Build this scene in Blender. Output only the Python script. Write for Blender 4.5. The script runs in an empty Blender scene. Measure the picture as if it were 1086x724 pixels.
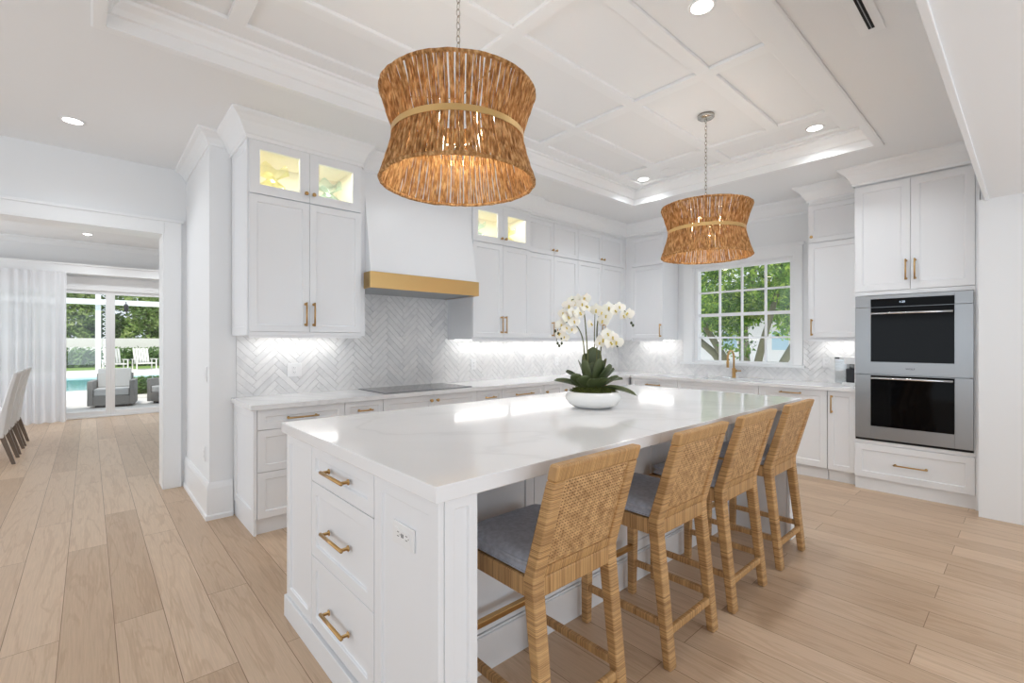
import bpy, math, random
from math import sin, cos, pi, radians as R
from mathutils import Vector, Matrix
S = bpy.context.scene
COL = S.collection

# ------------------------------------------------------------------ camera, world, sun, exposure
cd = bpy.data.cameras.new('camera'); cam = bpy.data.objects.new('camera', cd); COL.objects.link(cam)
cam.location = (0, 0, 1.355)
cam.rotation_euler = (R(90), 0, R(48 - 90))
cd.sensor_width = 36; cd.lens = 498 / 1086 * 36; cd.clip_start = 0.03; cd.clip_end = 300
S.camera = cam
S.view_settings.view_transform = 'Standard'; S.view_settings.look = 'None'
S.view_settings.gamma = 1.0; S.view_settings.exposure = 0.0
S.view_settings.use_curve_mapping = False
S.cycles.max_bounces = 8; S.cycles.diffuse_bounces = 5; S.cycles.glossy_bounces = 4
S.cycles.transmission_bounces = 6; S.cycles.transparent_max_bounces = 12
S.cycles.use_denoising = True
S.cycles.sample_clamp_indirect = 8.0
S.cycles.caustics_reflective = False; S.cycles.caustics_refractive = False
W = bpy.data.worlds.new('sky'); S.world = W; W.use_nodes = True
bg = W.node_tree.nodes['Background']; bg.inputs[0].default_value = (0.84, 0.92, 1.0, 1); bg.inputs[1].default_value = 1.2


def lamp(name, kind, loc, energy, color=(1, 1, 1), rot=(0, 0, 0), **k):
    d = bpy.data.lights.new(name, kind); d.energy = energy; d.color = color
    for a, v in k.items(): setattr(d, a, v)
    o = bpy.data.objects.new(name, d); o.location = loc; o.rotation_euler = rot
    COL.objects.link(o)
    return o


lamp('sun', 'SUN', (0, -5, 20), 2.9, (1, .96, .9), (R(32), 0, R(-20)), angle=R(2))
# added area fill lamps, tilted upward to brighten the ceiling; no glazing is modelled
lamp('fill_south', 'AREA', (1.6, -2.3, .8), 56, (.76, .88, 1), (R(150), 0, 0), shape='RECTANGLE', size=5.5, size_y=1.3)
lamp('fill_west', 'AREA', (-3.9, 1.5, 1.4), 40, (.78, .89, 1), (R(150), 0, R(-90)), shape='RECTANGLE', size=5.0, size_y=2.2)
lamp('fill_dining', 'AREA', (-3.85, 8.4, 1.5), 150, (.86, .93, 1), (R(100), 0, R(-90)), shape='RECTANGLE', size=4.5, size_y=2.2)  # added side fill for the dark dining room; left wall has no window


# ------------------------------------------------------------------ materials
def lin(c):
    c = c / 255
    return c / 12.92 if c <= .04045 else ((c + .055) / 1.055) ** 2.4


def rgb(r, g, b): return (lin(r), lin(g), lin(b), 1)


def newmat(name):
    m = bpy.data.materials.new(name); m.use_nodes = True
    nt = m.node_tree
    return m, nt, nt.nodes['Principled BSDF']


def pm(name, col, rough=.5, metal=0.0, bump=0, bscale=200, spec=None, **k):
    m, nt, p = newmat(name)
    p.inputs['Base Color'].default_value = col
    p.inputs['Roughness'].default_value = rough
    p.inputs['Metallic'].default_value = metal
    if spec is not None: p.inputs['Specular IOR Level'].default_value = spec
    for a, v in k.items(): p.inputs[a.replace('_', ' ')].default_value = v
    tc = nt.nodes.new('ShaderNodeTexCoord'); n = nt.nodes.new('ShaderNodeTexNoise')
    n.inputs['Scale'].default_value = bscale; n.inputs['Detail'].default_value = 2
    nt.links.new(tc.outputs['Object'], n.inputs['Vector'])
    b = nt.nodes.new('ShaderNodeBump'); b.inputs['Strength'].default_value = bump if bump else .01
    b.inputs['Distance'].default_value = .002
    nt.links.new(n.outputs['Fac'], b.inputs['Height']); nt.links.new(b.outputs['Normal'], p.inputs['Normal'])
    return m


def N(nt, t, **k):
    n = nt.nodes.new(t)
    for a, v in k.items():
        if a in n.inputs: n.inputs[a].default_value = v
        else: setattr(n, a, v)
    return n


def ramp(nt, stops):
    r = nt.nodes.new('ShaderNodeValToRGB')
    e = r.color_ramp.elements
    e[0].position, e[0].color = stops[0]; e[1].position, e[1].color = stops[1]
    for p_, c in stops[2:]:
        x = e.new(p_); x.color = c
    return r


def emit(name, col, s):
    m, nt, p = newmat(name)
    p.inputs['Base Color'].default_value = (.8, .8, .8, 1)
    p.inputs['Emission Color'].default_value = col; p.inputs['Emission Strength'].default_value = s
    return m


M = {}
M['wall'] = pm('white_wall_paint', rgb(236, 237, 238), .6)
M['ceil'] = pm('white_ceiling_paint', rgb(238, 239, 240), .7)
M['cab'] = pm('white_cabinet_lacquer', rgb(236, 237, 239), .32)
M['trim'] = pm('white_trim_gloss', rgb(240, 241, 242), .3)
M['brass'] = pm('brushed_brass', rgb(196, 158, 104), .32, 1.0, bump=.1, bscale=300)
M['hoodbrass'] = pm('aged_brass_band', rgb(226, 190, 130), .34, 1.0, bump=.15, bscale=120)
M['steel'] = pm('brushed_stainless', rgb(164, 165, 166), .32, 1.0)
M['nickel'] = pm('polished_nickel', rgb(190, 186, 178), .2, 1.0)
M['chrome'] = pm('bright_steel_bar', rgb(225, 225, 225), .15, 1.0)
M['black'] = pm('black_glass', rgb(9, 9, 10), .05, spec=.12)
M['darkgap'] = pm('dark_recess', rgb(30, 30, 30), .6)
M['cooktop'] = pm('cooktop_glass', rgb(110, 110, 112), .08)
M['ceramic'] = pm('white_ceramic', rgb(238, 238, 236), .25)
M['plastic'] = pm('white_plate_plastic', rgb(236, 236, 236), .3)
M['coffeeblack'] = pm('black_plastic', rgb(34, 34, 38), .35)
M['moss'] = pm('moss', rgb(84, 92, 36), .9, bump=1, bscale=120)
M['petal'] = pm('orchid_petal', rgb(244, 238, 226), .6, Subsurface_Weight=.1)
M['petalc'] = pm('orchid_throat', rgb(214, 190, 90), .6)
M['stem'] = pm('orchid_stem', rgb(96, 98, 52), .6)
M['bud'] = pm('orchid_bud', rgb(62, 70, 42), .6)
M['leg'] = pm('greyed_oak_leg', rgb(118, 104, 92), .5, bump=.2, bscale=60)
M['chairfab'] = pm('white_chair_fabric', rgb(232, 232, 232), .9, bump=.2, bscale=400)
M['outwick'] = pm('grey_wicker', rgb(132, 132, 130), .8, bump=.8, bscale=150)
M['outcush'] = pm('light_grey_cushion', rgb(180, 182, 182), .9)
M['stone'] = pm('pale_patio_stone', rgb(214, 212, 208), .8)
M['deck'] = pm('white_pool_deck', rgb(232, 230, 224), .8)
M['pool'] = pm('pool_water', rgb(98, 190, 205), .08, bump=.3, bscale=3)
M['grass'] = pm('lawn', rgb(120, 150, 70), .9, bump=1, bscale=60)
M['stucco'] = pm('white_stucco', rgb(236, 234, 228), .8)
M['bark'] = pm('tree_bark', rgb(128, 126, 100), .9, bump=1, bscale=30)
M['bluehouse'] = pm('pale_blue_siding', rgb(178, 206, 216), .7)
M['roof'] = pm('grey_roof', rgb(150, 150, 150), .8)
M['road'] = pm('pale_driveway', rgb(222, 220, 216), .9)
M['slot'] = pm('vent_slot_black', rgb(16, 16, 16), .8)
M['glowwarm'] = emit('bulb_glow', (1, .78, .45, 1), 22)
M['glowwhite'] = emit('downlight_lens', (1, .97, .92, 1), 9)
M['led'] = emit('led_strip', (1, .98, .94, 1), 5)
M['display'] = emit('oven_display', (.55, .75, 1, 1), .9)
M['cabin'] = pm('cream_cabinet_interior', rgb(250, 245, 232), .6)


def glassmat(name, tint=(1, 1, 1, 1), refl=.07, rough=0.0):
    m = bpy.data.materials.new(name); m.use_nodes = True; nt = m.node_tree
    nt.nodes.remove(nt.nodes['Principled BSDF'])
    t = N(nt, 'ShaderNodeBsdfTransparent'); t.inputs[0].default_value = tint
    g = N(nt, 'ShaderNodeBsdfGlossy'); g.inputs['Roughness'].default_value = rough
    mx = N(nt, 'ShaderNodeMixShader'); mx.inputs[0].default_value = refl
    nt.links.new(t.outputs[0], mx.inputs[1]); nt.links.new(g.outputs[0], mx.inputs[2])
    nt.links.new(mx.outputs[0], nt.nodes['Material Output'].inputs[0])
    return m


M['glass'] = glassmat('window_glass', refl=.05)
M['cabglass'] = glassmat('cabinet_glass', refl=.03)
M['greenglass'] = glassmat('yellow_green_vase_glass', rgb(252, 252, 236), .10)
M['blueglass'] = glassmat('aqua_vase_glass', rgb(243, 252, 252), .10)
M['clearplastic'] = glassmat('clear_water_tank', (.85, .87, .88, 1), .15)


def sheer():
    m = bpy.data.materials.new('sheer_curtain'); m.use_nodes = True; nt = m.node_tree
    nt.nodes.remove(nt.nodes['Principled BSDF'])
    d = N(nt, 'ShaderNodeBsdfDiffuse'); d.inputs[0].default_value = rgb(244, 244, 246)
    tl = N(nt, 'ShaderNodeBsdfTranslucent'); tl.inputs[0].default_value = rgb(244, 244, 246)
    t = N(nt, 'ShaderNodeBsdfTransparent')
    a = N(nt, 'ShaderNodeMixShader'); a.inputs[0].default_value = .45
    b = N(nt, 'ShaderNodeMixShader'); b.inputs[0].default_value = .07
    nt.links.new(d.outputs[0], a.inputs[1]); nt.links.new(tl.outputs[0], a.inputs[2])
    nt.links.new(a.outputs[0], b.inputs[1]); nt.links.new(t.outputs[0], b.inputs[2])
    nt.links.new(b.outputs[0], nt.nodes['Material Output'].inputs[0])
    return m


M['sheer'] = sheer()


def floor_mat():
    m, nt, p = newmat('wide_oak_planks')
    L = nt.links.new
    tc = N(nt, 'ShaderNodeTexCoord')
    mp = N(nt, 'ShaderNodeMapping'); mp.inputs['Rotation'].default_value = (0, 0, R(90)); mp.inputs['Location'].default_value = (.35, -.09, 0)
    L(tc.outputs['Object'], mp.inputs[0])
    br = N(nt, 'ShaderNodeTexBrick', offset=.37, offset_frequency=2)
    for a, v in (('Scale', 1), ('Mortar Size', .0016), ('Mortar Smooth', .3), ('Brick Width', 1.9), ('Row Height', .19), ('Bias', 0)):
        br.inputs[a].default_value = v
    br.inputs['Color1'].default_value = (0, 0, 0, 1); br.inputs['Color2'].default_value = (1, 1, 1, 1)
    br.inputs['Mortar'].default_value = (.5, .5, .5, 1)
    L(mp.outputs[0], br.inputs['Vector'])
    # per plank shift of the grain
    sc = N(nt, 'ShaderNodeVectorMath', operation='SCALE'); sc.inputs['Scale'].default_value = 9.0
    L(br.outputs['Color'], sc.inputs[0])
    ad = N(nt, 'ShaderNodeVectorMath', operation='ADD'); L(mp.outputs[0], ad.inputs[0]); L(sc.outputs[0], ad.inputs[1])
    m2 = N(nt, 'ShaderNodeMapping'); m2.inputs['Scale'].default_value = (.9, 9, 1); L(ad.outputs[0], m2.inputs[0])
    n1 = N(nt, 'ShaderNodeTexNoise'); n1.inputs['Scale'].default_value = 1.3; n1.inputs['Detail'].default_value = 6; n1.inputs['Distortion'].default_value = .6
    L(m2.outputs[0], n1.inputs['Vector'])
    m3 = N(nt, 'ShaderNodeMapping'); m3.inputs['Scale'].default_value = (3, 90, 1); L(ad.outputs[0], m3.inputs[0])
    n2 = N(nt, 'ShaderNodeTexNoise'); n2.inputs['Scale'].default_value = 2; n2.inputs['Detail'].default_value = 4
    L(m3.outputs[0], n2.inputs['Vector'])
    # cathedral rings: bands of the slow noise
    mu = N(nt, 'ShaderNodeMath', operation='MULTIPLY'); mu.inputs[1].default_value = 26; L(n1.outputs['Fac'], mu.inputs[0])
    sn = N(nt, 'ShaderNodeMath', operation='SINE'); L(mu.outputs[0], sn.inputs[0])
    ab = N(nt, 'ShaderNodeMapRange'); ab.inputs['From Min'].default_value = .55; ab.inputs['From Max'].default_value = 1
    L(sn.outputs[0], ab.inputs['Value'])
    r1 = ramp(nt, [(.0, rgb(196, 168, 140)), (1., rgb(216, 190, 163))]); L(br.outputs['Color'], r1.inputs[0])
    mx = N(nt, 'ShaderNodeMix', data_type='RGBA', blend_type='MULTIPLY')
    r2 = ramp(nt, [(.3, (.84, .82, .80, 1)), (.7, (1.05, 1.045, 1.04, 1))]); L(n2.outputs['Fac'], r2.inputs[0])
    mx.inputs[0].default_value = .7; L(r1.outputs[0], mx.inputs[6]); L(r2.outputs[0], mx.inputs[7])
    m4 = N(nt, 'ShaderNodeMix', data_type='RGBA', blend_type='MULTIPLY')
    mf = N(nt, 'ShaderNodeMath', operation='MULTIPLY'); mf.inputs[1].default_value = .45; L(ab.outputs[0], mf.inputs[0])
    L(mf.outputs[0], m4.inputs[0]); L(mx.outputs[2], m4.inputs[6]); m4.inputs[7].default_value = (.78, .71, .64, 1)
    # joints
    m5 = N(nt, 'ShaderNodeMix', data_type='RGBA'); L(br.outputs['Fac'], m5.inputs[0]); L(m4.outputs[2], m5.inputs[6]); m5.inputs[7].default_value = rgb(128, 98, 70)
    L(m5.outputs[2], p.inputs['Base Color'])
    p.inputs['Roughness'].default_value = .38
    b = N(nt, 'ShaderNodeBump'); b.inputs['Strength'].default_value = .15; b.inputs['Distance'].default_value = .003
    iv = N(nt, 'ShaderNodeMath', operation='SUBTRACT'); iv.inputs[0].default_value = 1; L(br.outputs['Fac'], iv.inputs[1])
    L(iv.outputs[0], b.inputs['Height']); L(b.outputs[0], p.inputs['Normal'])
    return m


def quartz_mat():
    m, nt, p = newmat('white_quartz'); L = nt.links.new
    tc = N(nt, 'ShaderNodeTexCoord')
    n = N(nt, 'ShaderNodeTexNoise'); n.inputs['Scale'].default_value = .8; n.inputs['Detail'].default_value = 6; n.inputs['Distortion'].default_value = 1.2
    L(tc.outputs['Object'], n.inputs['Vector'])
    a = N(nt, 'ShaderNodeMath', operation='SUBTRACT'); a.inputs[1].default_value = .5; L(n.outputs['Fac'], a.inputs[0])
    b = N(nt, 'ShaderNodeMath', operation='ABSOLUTE'); L(a.outputs[0], b.inputs[0])
    r = ramp(nt, [(0, rgb(228, 228, 229)), (.025, rgb(236, 236, 237)), (.1, rgb(238, 238, 239))]); L(b.outputs[0], r.inputs[0])
    L(r.outputs[0], p.inputs['Base Color']); p.inputs['Roughness'].default_value = .09
    return m


def tile_mat():
    m, nt, p = newmat('marble_herringbone_tile'); L = nt.links.new
    at = N(nt, 'ShaderNodeAttribute', attribute_name='tone')
    tc = N(nt, 'ShaderNodeTexCoord')
    n = N(nt, 'ShaderNodeTexNoise'); n.inputs['Scale'].default_value = 7; n.inputs['Detail'].default_value = 5; n.inputs['Distortion'].default_value = 1.5
    ad = N(nt, 'ShaderNodeVectorMath', operation='ADD'); sc = N(nt, 'ShaderNodeVectorMath', operation='SCALE'); sc.inputs['Scale'].default_value = 7
    L(at.outputs['Color'], sc.inputs[0]); L(tc.outputs['Object'], ad.inputs[0]); L(sc.outputs[0], ad.inputs[1]); L(ad.outputs[0], n.inputs['Vector'])
    r = ramp(nt, [(.3, (.80, .80, .81, 1)), (.55, (1, 1, 1, 1))]); L(n.outputs['Fac'], r.inputs[0])
    r0 = ramp(nt, [(0, rgb(226, 226, 226)), (1, rgb(240, 239, 238))]); L(at.outputs['Fac'], r0.inputs[0])
    mx = N(nt, 'ShaderNodeMix', data_type='RGBA', blend_type='MULTIPLY'); mx.inputs[0].default_value = .55
    L(r0.outputs[0], mx.inputs[6]); L(r.outputs[0], mx.inputs[7]); L(mx.outputs[2], p.inputs['Base Color'])
    p.inputs['Roughness'].default_value = .18
    return m


def rattan(name, axis, scale=55, c=((152, 110, 64), (216, 174, 120))):
    m, nt, p = newmat(name); L = nt.links.new
    tc = N(nt, 'ShaderNodeTexCoord'); mp = N(nt, 'ShaderNodeMapping')
    s = [3, 3, 3]; s[axis] = 260; mp.inputs['Scale'].default_value = s
    L(tc.outputs['Object'], mp.inputs[0])
    n = N(nt, 'ShaderNodeTexNoise'); n.inputs['Scale'].default_value = 1; n.inputs['Detail'].default_value = 3; L(mp.outputs[0], n.inputs['Vector'])
    sl = [2, 2, 2]; sl[axis] = 16; mq = N(nt, 'ShaderNodeMapping'); mq.inputs['Scale'].default_value = sl; L(tc.outputs['Object'], mq.inputs[0])
    n3 = N(nt, 'ShaderNodeTexNoise'); n3.inputs['Scale'].default_value = 1; L(mq.outputs[0], n3.inputs['Vector'])
    w = N(nt, 'ShaderNodeTexWave', bands_direction='XYZ'[axis]); w.inputs['Scale'].default_value = scale; w.inputs['Distortion'].default_value = .4
    L(tc.outputs['Object'], w.inputs['Vector'])
    r = ramp(nt, [(.3, rgb(*c[0])), (.62, rgb(*c[1]))]); L(n.outputs['Fac'], r.inputs[0])
    r2 = ramp(nt, [(.0, (.66, .6, .54, 1)), (.25, (1, 1, 1, 1))]); L(w.outputs['Fac'], r2.inputs[0])
    mx = N(nt, 'ShaderNodeMix', data_type='RGBA', blend_type='MULTIPLY'); mx.inputs[0].default_value = .6
    L(r.outputs[0], mx.inputs[6]); L(r2.outputs[0], mx.inputs[7])
    m2 = N(nt, 'ShaderNodeMix', data_type='RGBA', blend_type='MULTIPLY'); m2.inputs[0].default_value = .6
    r3 = ramp(nt, [(.35, (.78, .72, .64, 1)), (.6, (1.08, 1.06, 1.03, 1))]); L(n3.outputs['Fac'], r3.inputs[0])
    L(mx.outputs[2], m2.inputs[6]); L(r3.outputs[0], m2.inputs[7]); L(m2.outputs[2], p.inputs['Base Color'])
    p.inputs['Roughness'].default_value = .45
    b = N(nt, 'ShaderNodeBump'); b.inputs['Strength'].default_value = .5; b.inputs['Distance'].default_value = .003
    L(w.outputs['Fac'], b.inputs['Height']); L(b.outputs[0], p.inputs['Normal'])
    return m


def mottled(name, stops, scale, rough=.6, det=4, trans=0, bump=0.0, stretch=(1, 1, 1)):
    m, nt, p = newmat(name); L = nt.links.new
    tc = N(nt, 'ShaderNodeTexCoord'); mp = N(nt, 'ShaderNodeMapping'); mp.inputs['Scale'].default_value = stretch
    L(tc.outputs['Object'], mp.inputs[0])
    n = N(nt, 'ShaderNodeTexNoise'); n.inputs['Scale'].default_value = scale; n.inputs['Detail'].default_value = det
    L(mp.outputs[0], n.inputs['Vector']); r = ramp(nt, stops); L(n.outputs['Fac'], r.inputs[0]); L(r.outputs[0], p.inputs['Base Color'])
    p.inputs['Roughness'].default_value = rough
    if bump:
        b = N(nt, 'ShaderNodeBump'); b.inputs['Strength'].default_value = bump; b.inputs['Distance'].default_value = .003
        L(n.outputs['Fac'], b.inputs['Height']); L(b.outputs[0], p.inputs['Normal'])
    if trans:
        t = N(nt, 'ShaderNodeBsdfTranslucent'); L(r.outputs[0], t.inputs[0])
        mx = N(nt, 'ShaderNodeMixShader'); mx.inputs[0].default_value = trans
        L(p.outputs[0], mx.inputs[1]); L(t.outputs[0], mx.inputs[2]); L(mx.outputs[0], nt.nodes['Material Output'].inputs[0])
    return m


M['floor'] = floor_mat(); M['quartz'] = quartz_mat(); M['tile'] = tile_mat()
M['rz'] = rattan('wrapped_rattan_upright', 2); M['rx'] = rattan('wrapped_rattan_crossways', 0); M['ry'] = rattan('wrapped_rattan_lengthways', 1)
M['cane'] = mottled('woven_cane', [(.3, rgb(166, 124, 78)), (.7, rgb(220, 178, 126))], 40, .5)
M['cushion'] = mottled('slate_blue_linen', [(.35, rgb(166, 169, 180)), (.65, rgb(184, 188, 199))], 60, .9, bump=.2)
M['rope'] = mottled('twisted_seagrass_rope', [(.3, rgb(140, 94, 48)), (.5, rgb(200, 150, 92)), (.66, rgb(238, 202, 146))], 60, .75, 4, trans=.4, bump=.9, stretch=(1.3, 1.3, .3))
M['orchleaf'] = mottled('orchid_leaf', [(.3, rgb(62, 74, 40)), (.7, rgb(104, 112, 74))], 6, .4)
M['leafA'] = mottled('garden_leaves', [(.3, rgb(84, 112, 56)), (.5, rgb(140, 168, 92)), (.7, rgb(206, 218, 150))], 1.3, .6, trans=.35)
M['leafB'] = mottled('bright_tree_leaves', [(.3, rgb(40, 72, 28)), (.5, rgb(110, 158, 56)), (.66, rgb(206, 232, 104))], 4.5, .5, trans=.4)
M['leafC'] = mottled('dark_hedge_leaves', [(.3, rgb(60, 92, 48)), (.6, rgb(118, 150, 80))], 3, .6, trans=.2)
M['hole_shade'] = pm('brown_cane_hole_shade', rgb(84, 58, 34), .8)  # dark brown stands for the shade inside the stool backs
M['grout'] = pm('grout', rgb(222, 220, 216), .8)


# ------------------------------------------------------------------ mesh helpers
class MB:
    def __init__(s): s.v = []; s.f = []; s.sm = []

    def add(s, vs, fs, smooth=False):
        b = len(s.v); s.v += [tuple(v) for v in vs]; s.f += [tuple(i + b for i in f) for f in fs]; s.sm += [smooth] * len(fs); return s

    def box(s, x0, x1, y0, y1, z0, z1):
        if x0 > x1: x0, x1 = x1, x0
        if y0 > y1: y0, y1 = y1, y0
        if z0 > z1: z0, z1 = z1, z0
        return s.add([(x0, y0, z0), (x1, y0, z0), (x1, y1, z0), (x0, y1, z0), (x0, y0, z1), (x1, y0, z1), (x1, y1, z1), (x0, y1, z1)],
                     [(0, 3, 2, 1), (4, 5, 6, 7), (0, 1, 5, 4), (1, 2, 6, 5), (2, 3, 7, 6), (3, 0, 4, 7)])

    def hexa(s, lo, hi):   # lo, hi: four points each, counter-clockwise from above
        return s.add(list(lo) + list(hi), [(0, 3, 2, 1), (4, 5, 6, 7), (0, 1, 5, 4), (1, 2, 6, 5), (2, 3, 7, 6), (3, 0, 4, 7)])

    def lathe(s, prof, n=24, c=(0, 0, 0), closed=False, a0=0, a1=2 * pi):
        vs = []; fs = []; full = abs(a1 - a0 - 2 * pi) < 1e-6; k = n if full else n + 1
        for i in range(k):
            a = a0 + (a1 - a0) * i / n
            for r, z in prof: vs.append((c[0] + r * cos(a), c[1] + r * sin(a), c[2] + z))
        m = len(prof); lim = m if closed else m - 1
        for i in range(n):
            for j in range(lim):
                a = i * m + j; b = ((i + 1) % k) * m + j
                a2 = i * m + (j + 1) % m; b2 = ((i + 1) % k) * m + (j + 1) % m
                fs.append((a, b, b2, a2))
        return s.add(vs, fs, True)

    def tube(s, pts, r, n=8, cap=True, closed=False):
        pts = [Vector(p) for p in pts]; m = len(pts); rr = r if isinstance(r, (list, tuple)) else [r] * m
        vs = []; up = None
        for i, p in enumerate(pts):
            if closed: t = pts[(i + 1) % m] - pts[i - 1]
            else: t = pts[min(i + 1, m - 1)] - pts[max(i - 1, 0)]
            t.normalize()
            if up is None:
                up = Vector((0, 0, 1)) if abs(t.z) < .9 else Vector((1, 0, 0))
            u = up - t * up.dot(t)
            if u.length < 1e-6: u = t.orthogonal()
            u.normalize(); w = t.cross(u); up = u
            for k in range(n):
                a = 2 * pi * k / n + pi / n
                vs.append(p + (u * cos(a) + w * sin(a)) * rr[i])
        fs = []
        for i in range(m if closed else m - 1):
            for k in range(n):
                j = (i + 1) % m
                fs.append((i * n + k, i * n + (k + 1) % n, j * n + (k + 1) % n, j * n + k))
        if cap and not closed: fs += [tuple(range(n))[::-1], tuple((m - 1) * n + k for k in range(n))]
        return s.add(vs, fs, n > 4)

    def sweep(s, path, prof, closed=False):
        """horizontal path of (x,y); prof of (out, z) where out is to the LEFT of travel; mitred"""
        P = [Vector(p) for p in path]; m = len(P); vs = []
        for i in range(m):
            d0 = (P[i] - P[i - 1]).normalized() if (i > 0 or closed) else None
            d1 = (P[(i + 1) % m] - P[i]).normalized() if (i < m - 1 or closed) else None
            if d0 is None: d0 = d1
            if d1 is None: d1 = d0
            n0 = Vector((-d0.y, d0.x)); n1 = Vector((-d1.y, d1.x)); nn = (n0 + n1)
            nn = nn / max(.3, nn.length_squared / 2)
            for o, z in prof: vs.append((P[i].x + nn.x * o, P[i].y + nn.y * o, z))
        k = len(prof); fs = []
        for i in range(m if closed else m - 1):
            for j in range(k):
                a = i * k + j; b = ((i + 1) % m) * k + j; a2 = i * k + (j + 1) % k; b2 = ((i + 1) % m) * k + (j + 1) % k
                fs.append((a, b, b2, a2))
        if not closed: fs += [tuple(range(k))[::-1], tuple((m - 1) * k + j for j in range(k))]
        return s.add(vs, fs)

    def xf(s, mat):
        s.v = [tuple(mat @ Vector(v)) for v in s.v]; return s


def obj(name, mb, mat, parent=None, bevel=0, seg=2, loc=None, rot=None):
    me = bpy.data.meshes.new(name); me.from_pydata(mb.v, [], mb.f); me.materials.append(M[mat] if isinstance(mat, str) else mat)
    me.polygons.foreach_set('use_smooth', mb.sm); me.validate(); me.update()
    o = bpy.data.objects.new(name, me); COL.objects.link(o)
    if parent: o.parent = parent
    if loc: o.location = loc
    if rot: o.rotation_euler = rot
    if bevel:
        b = o.modifiers.new('edge', 'BEVEL'); b.width = bevel; b.segments = seg; b.limit_method = 'ANGLE'; b.angle_limit = R(40)
    return o


def thing(name, label, cat, loc=(0, 0, 0), rz=0, group=None):
    o = bpy.data.objects.new(name, None); COL.objects.link(o); o.empty_display_size = .1
    o.location = loc; o.rotation_euler = (0, 0, rz); o['label'] = label; o['category'] = cat
    if group: o['group'] = group
    return o


def tag(o, label, cat, group=None, kind=None):
    if label: o['label'] = label
    if cat: o['category'] = cat
    if group: o['group'] = group
    if kind: o['kind'] = kind
    return o


def struct(name, mb, mat, label, parent=None, **k):
    o = obj(name, mb, mat, parent, **k)
    if parent is None:
        o['kind'] = 'structure'; o['label'] = label; o['category'] = name.split('_')[0]
    return o


def copy_tree(o, parent=None):
    c = o.copy(); COL.objects.link(c)
    if parent: c.parent = parent
    for ch in list(o.children): copy_tree(ch, c)
    return c


RW = -pi / 2     # rotation of anything that faces -X

# ------------------------------------------------------------------ the setting
ZC, ZT = 2.95, 3.12                      # ceiling, raised tray
TX0, TX1, TY0, TY1 = .06, 4.72, .86, 3.12
struct('floor', MB().box(-4, 6.1, -4, 11.3, -.05, 0), 'floor', 'wide pale oak plank floor')
c = MB()
c.box(-4, TX0, .25, 5.6, ZC, ZC + .25); c.box(TX1, 6.1, .25, 5.6, ZC, ZC + .25)
c.box(TX0, TX1, .25, TY0, ZC, ZC + .25); c.box(TX0, TX1, TY1, 5.6, ZC, ZC + .25)
c.box(TX0 - .0, TX1, TY0, TY1, ZT, ZT + .08)
c.box(-4, 6.1, -4, .25, 2.45, 3.2)
ceil = struct('ceiling', c, 'ceil', 'white ceiling with a raised coffered tray')
# flat battens of the tray (8 cm beams)
b = MB(); h = .022; w = .045
for y in (1.435, 1.99, 2.545):
    ends = [(TX0 + .08, TX1 - .08)] if y == 1.99 else [(.6 - w, 4.2 + w)]
    for x0, x1 in ends: b.box(x0, x1, y - w, y + w, ZT - h, ZT + .001)
for x in (.6, 1.8, 3.0, 4.2): b.box(x - w, x + w, TY0 + .16, TY1 - .16, ZT - h - .0005, ZT + .001)
b.box(TX0 + .02, TX1 - .02, TY0 + .02, TY0 + .2, ZT - h, ZT + .001); b.box(TX0 + .02, TX1 - .02, TY1 - .2, TY1 - .02, ZT - h, ZT + .001)
b.box(TX0 + .02, TX0 + .14, TY0 + .02, TY1 - .02, ZT - h + .0005, ZT + .001); b.box(TX1 - .14, TX1 - .02, TY0 + .02, TY1 - .02, ZT - h + .0005, ZT + .001)
struct('trim_1', b, 'trim', 'flat white battens dividing the tray ceiling into coffers', bevel=.003, seg=1)
# stepped crown around the tray opening (travel clockwise so that left is outward... profile uses negative = inward)
prof = [(.0, ZC - .012), (.05, ZC - .012), (.05, ZC + .02), (0.0, ZC + .02), (-.008, ZC + .05), (-.02, ZC + .056), (-.03, ZC + .085), (-.055, ZC + .115), (-.06, ZC + .13), (-.075, ZC + .135), (-.078, ZT - .015), (.02, ZT - .015), (.02, ZC + .02), (0, ZC + .012)]
prof = [(.055, ZC - .001), (.055, ZC - .010), (.045, ZC - .014), (-.004, ZC - .014), (-.010, ZC + .05), (-.022, ZC + .056), (-.032, ZC + .085), (-.055, ZC + .112), (-.062, ZC + .128), (-.078, ZC + .133), (-.080, ZT - .012), (-.080, ZT), (.0, ZT), (0, ZC - .001)]
struct('trim_2', MB().sweep([(TX0, TY0), (TX0, TY1), (TX1, TY1), (TX1, TY0)], prof, closed=True), 'trim', 'stepped crown moulding around the tray opening')
# soffit edge bead
struct('trim_3', MB().box(-2, 5.9, .25, .275, ZC - .03, ZC - .001).box(-2, 5.11, .225, .252, 2.435, 2.449), 'trim', 'slim moulding along the dropped soffit edge', bevel=.003)

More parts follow.
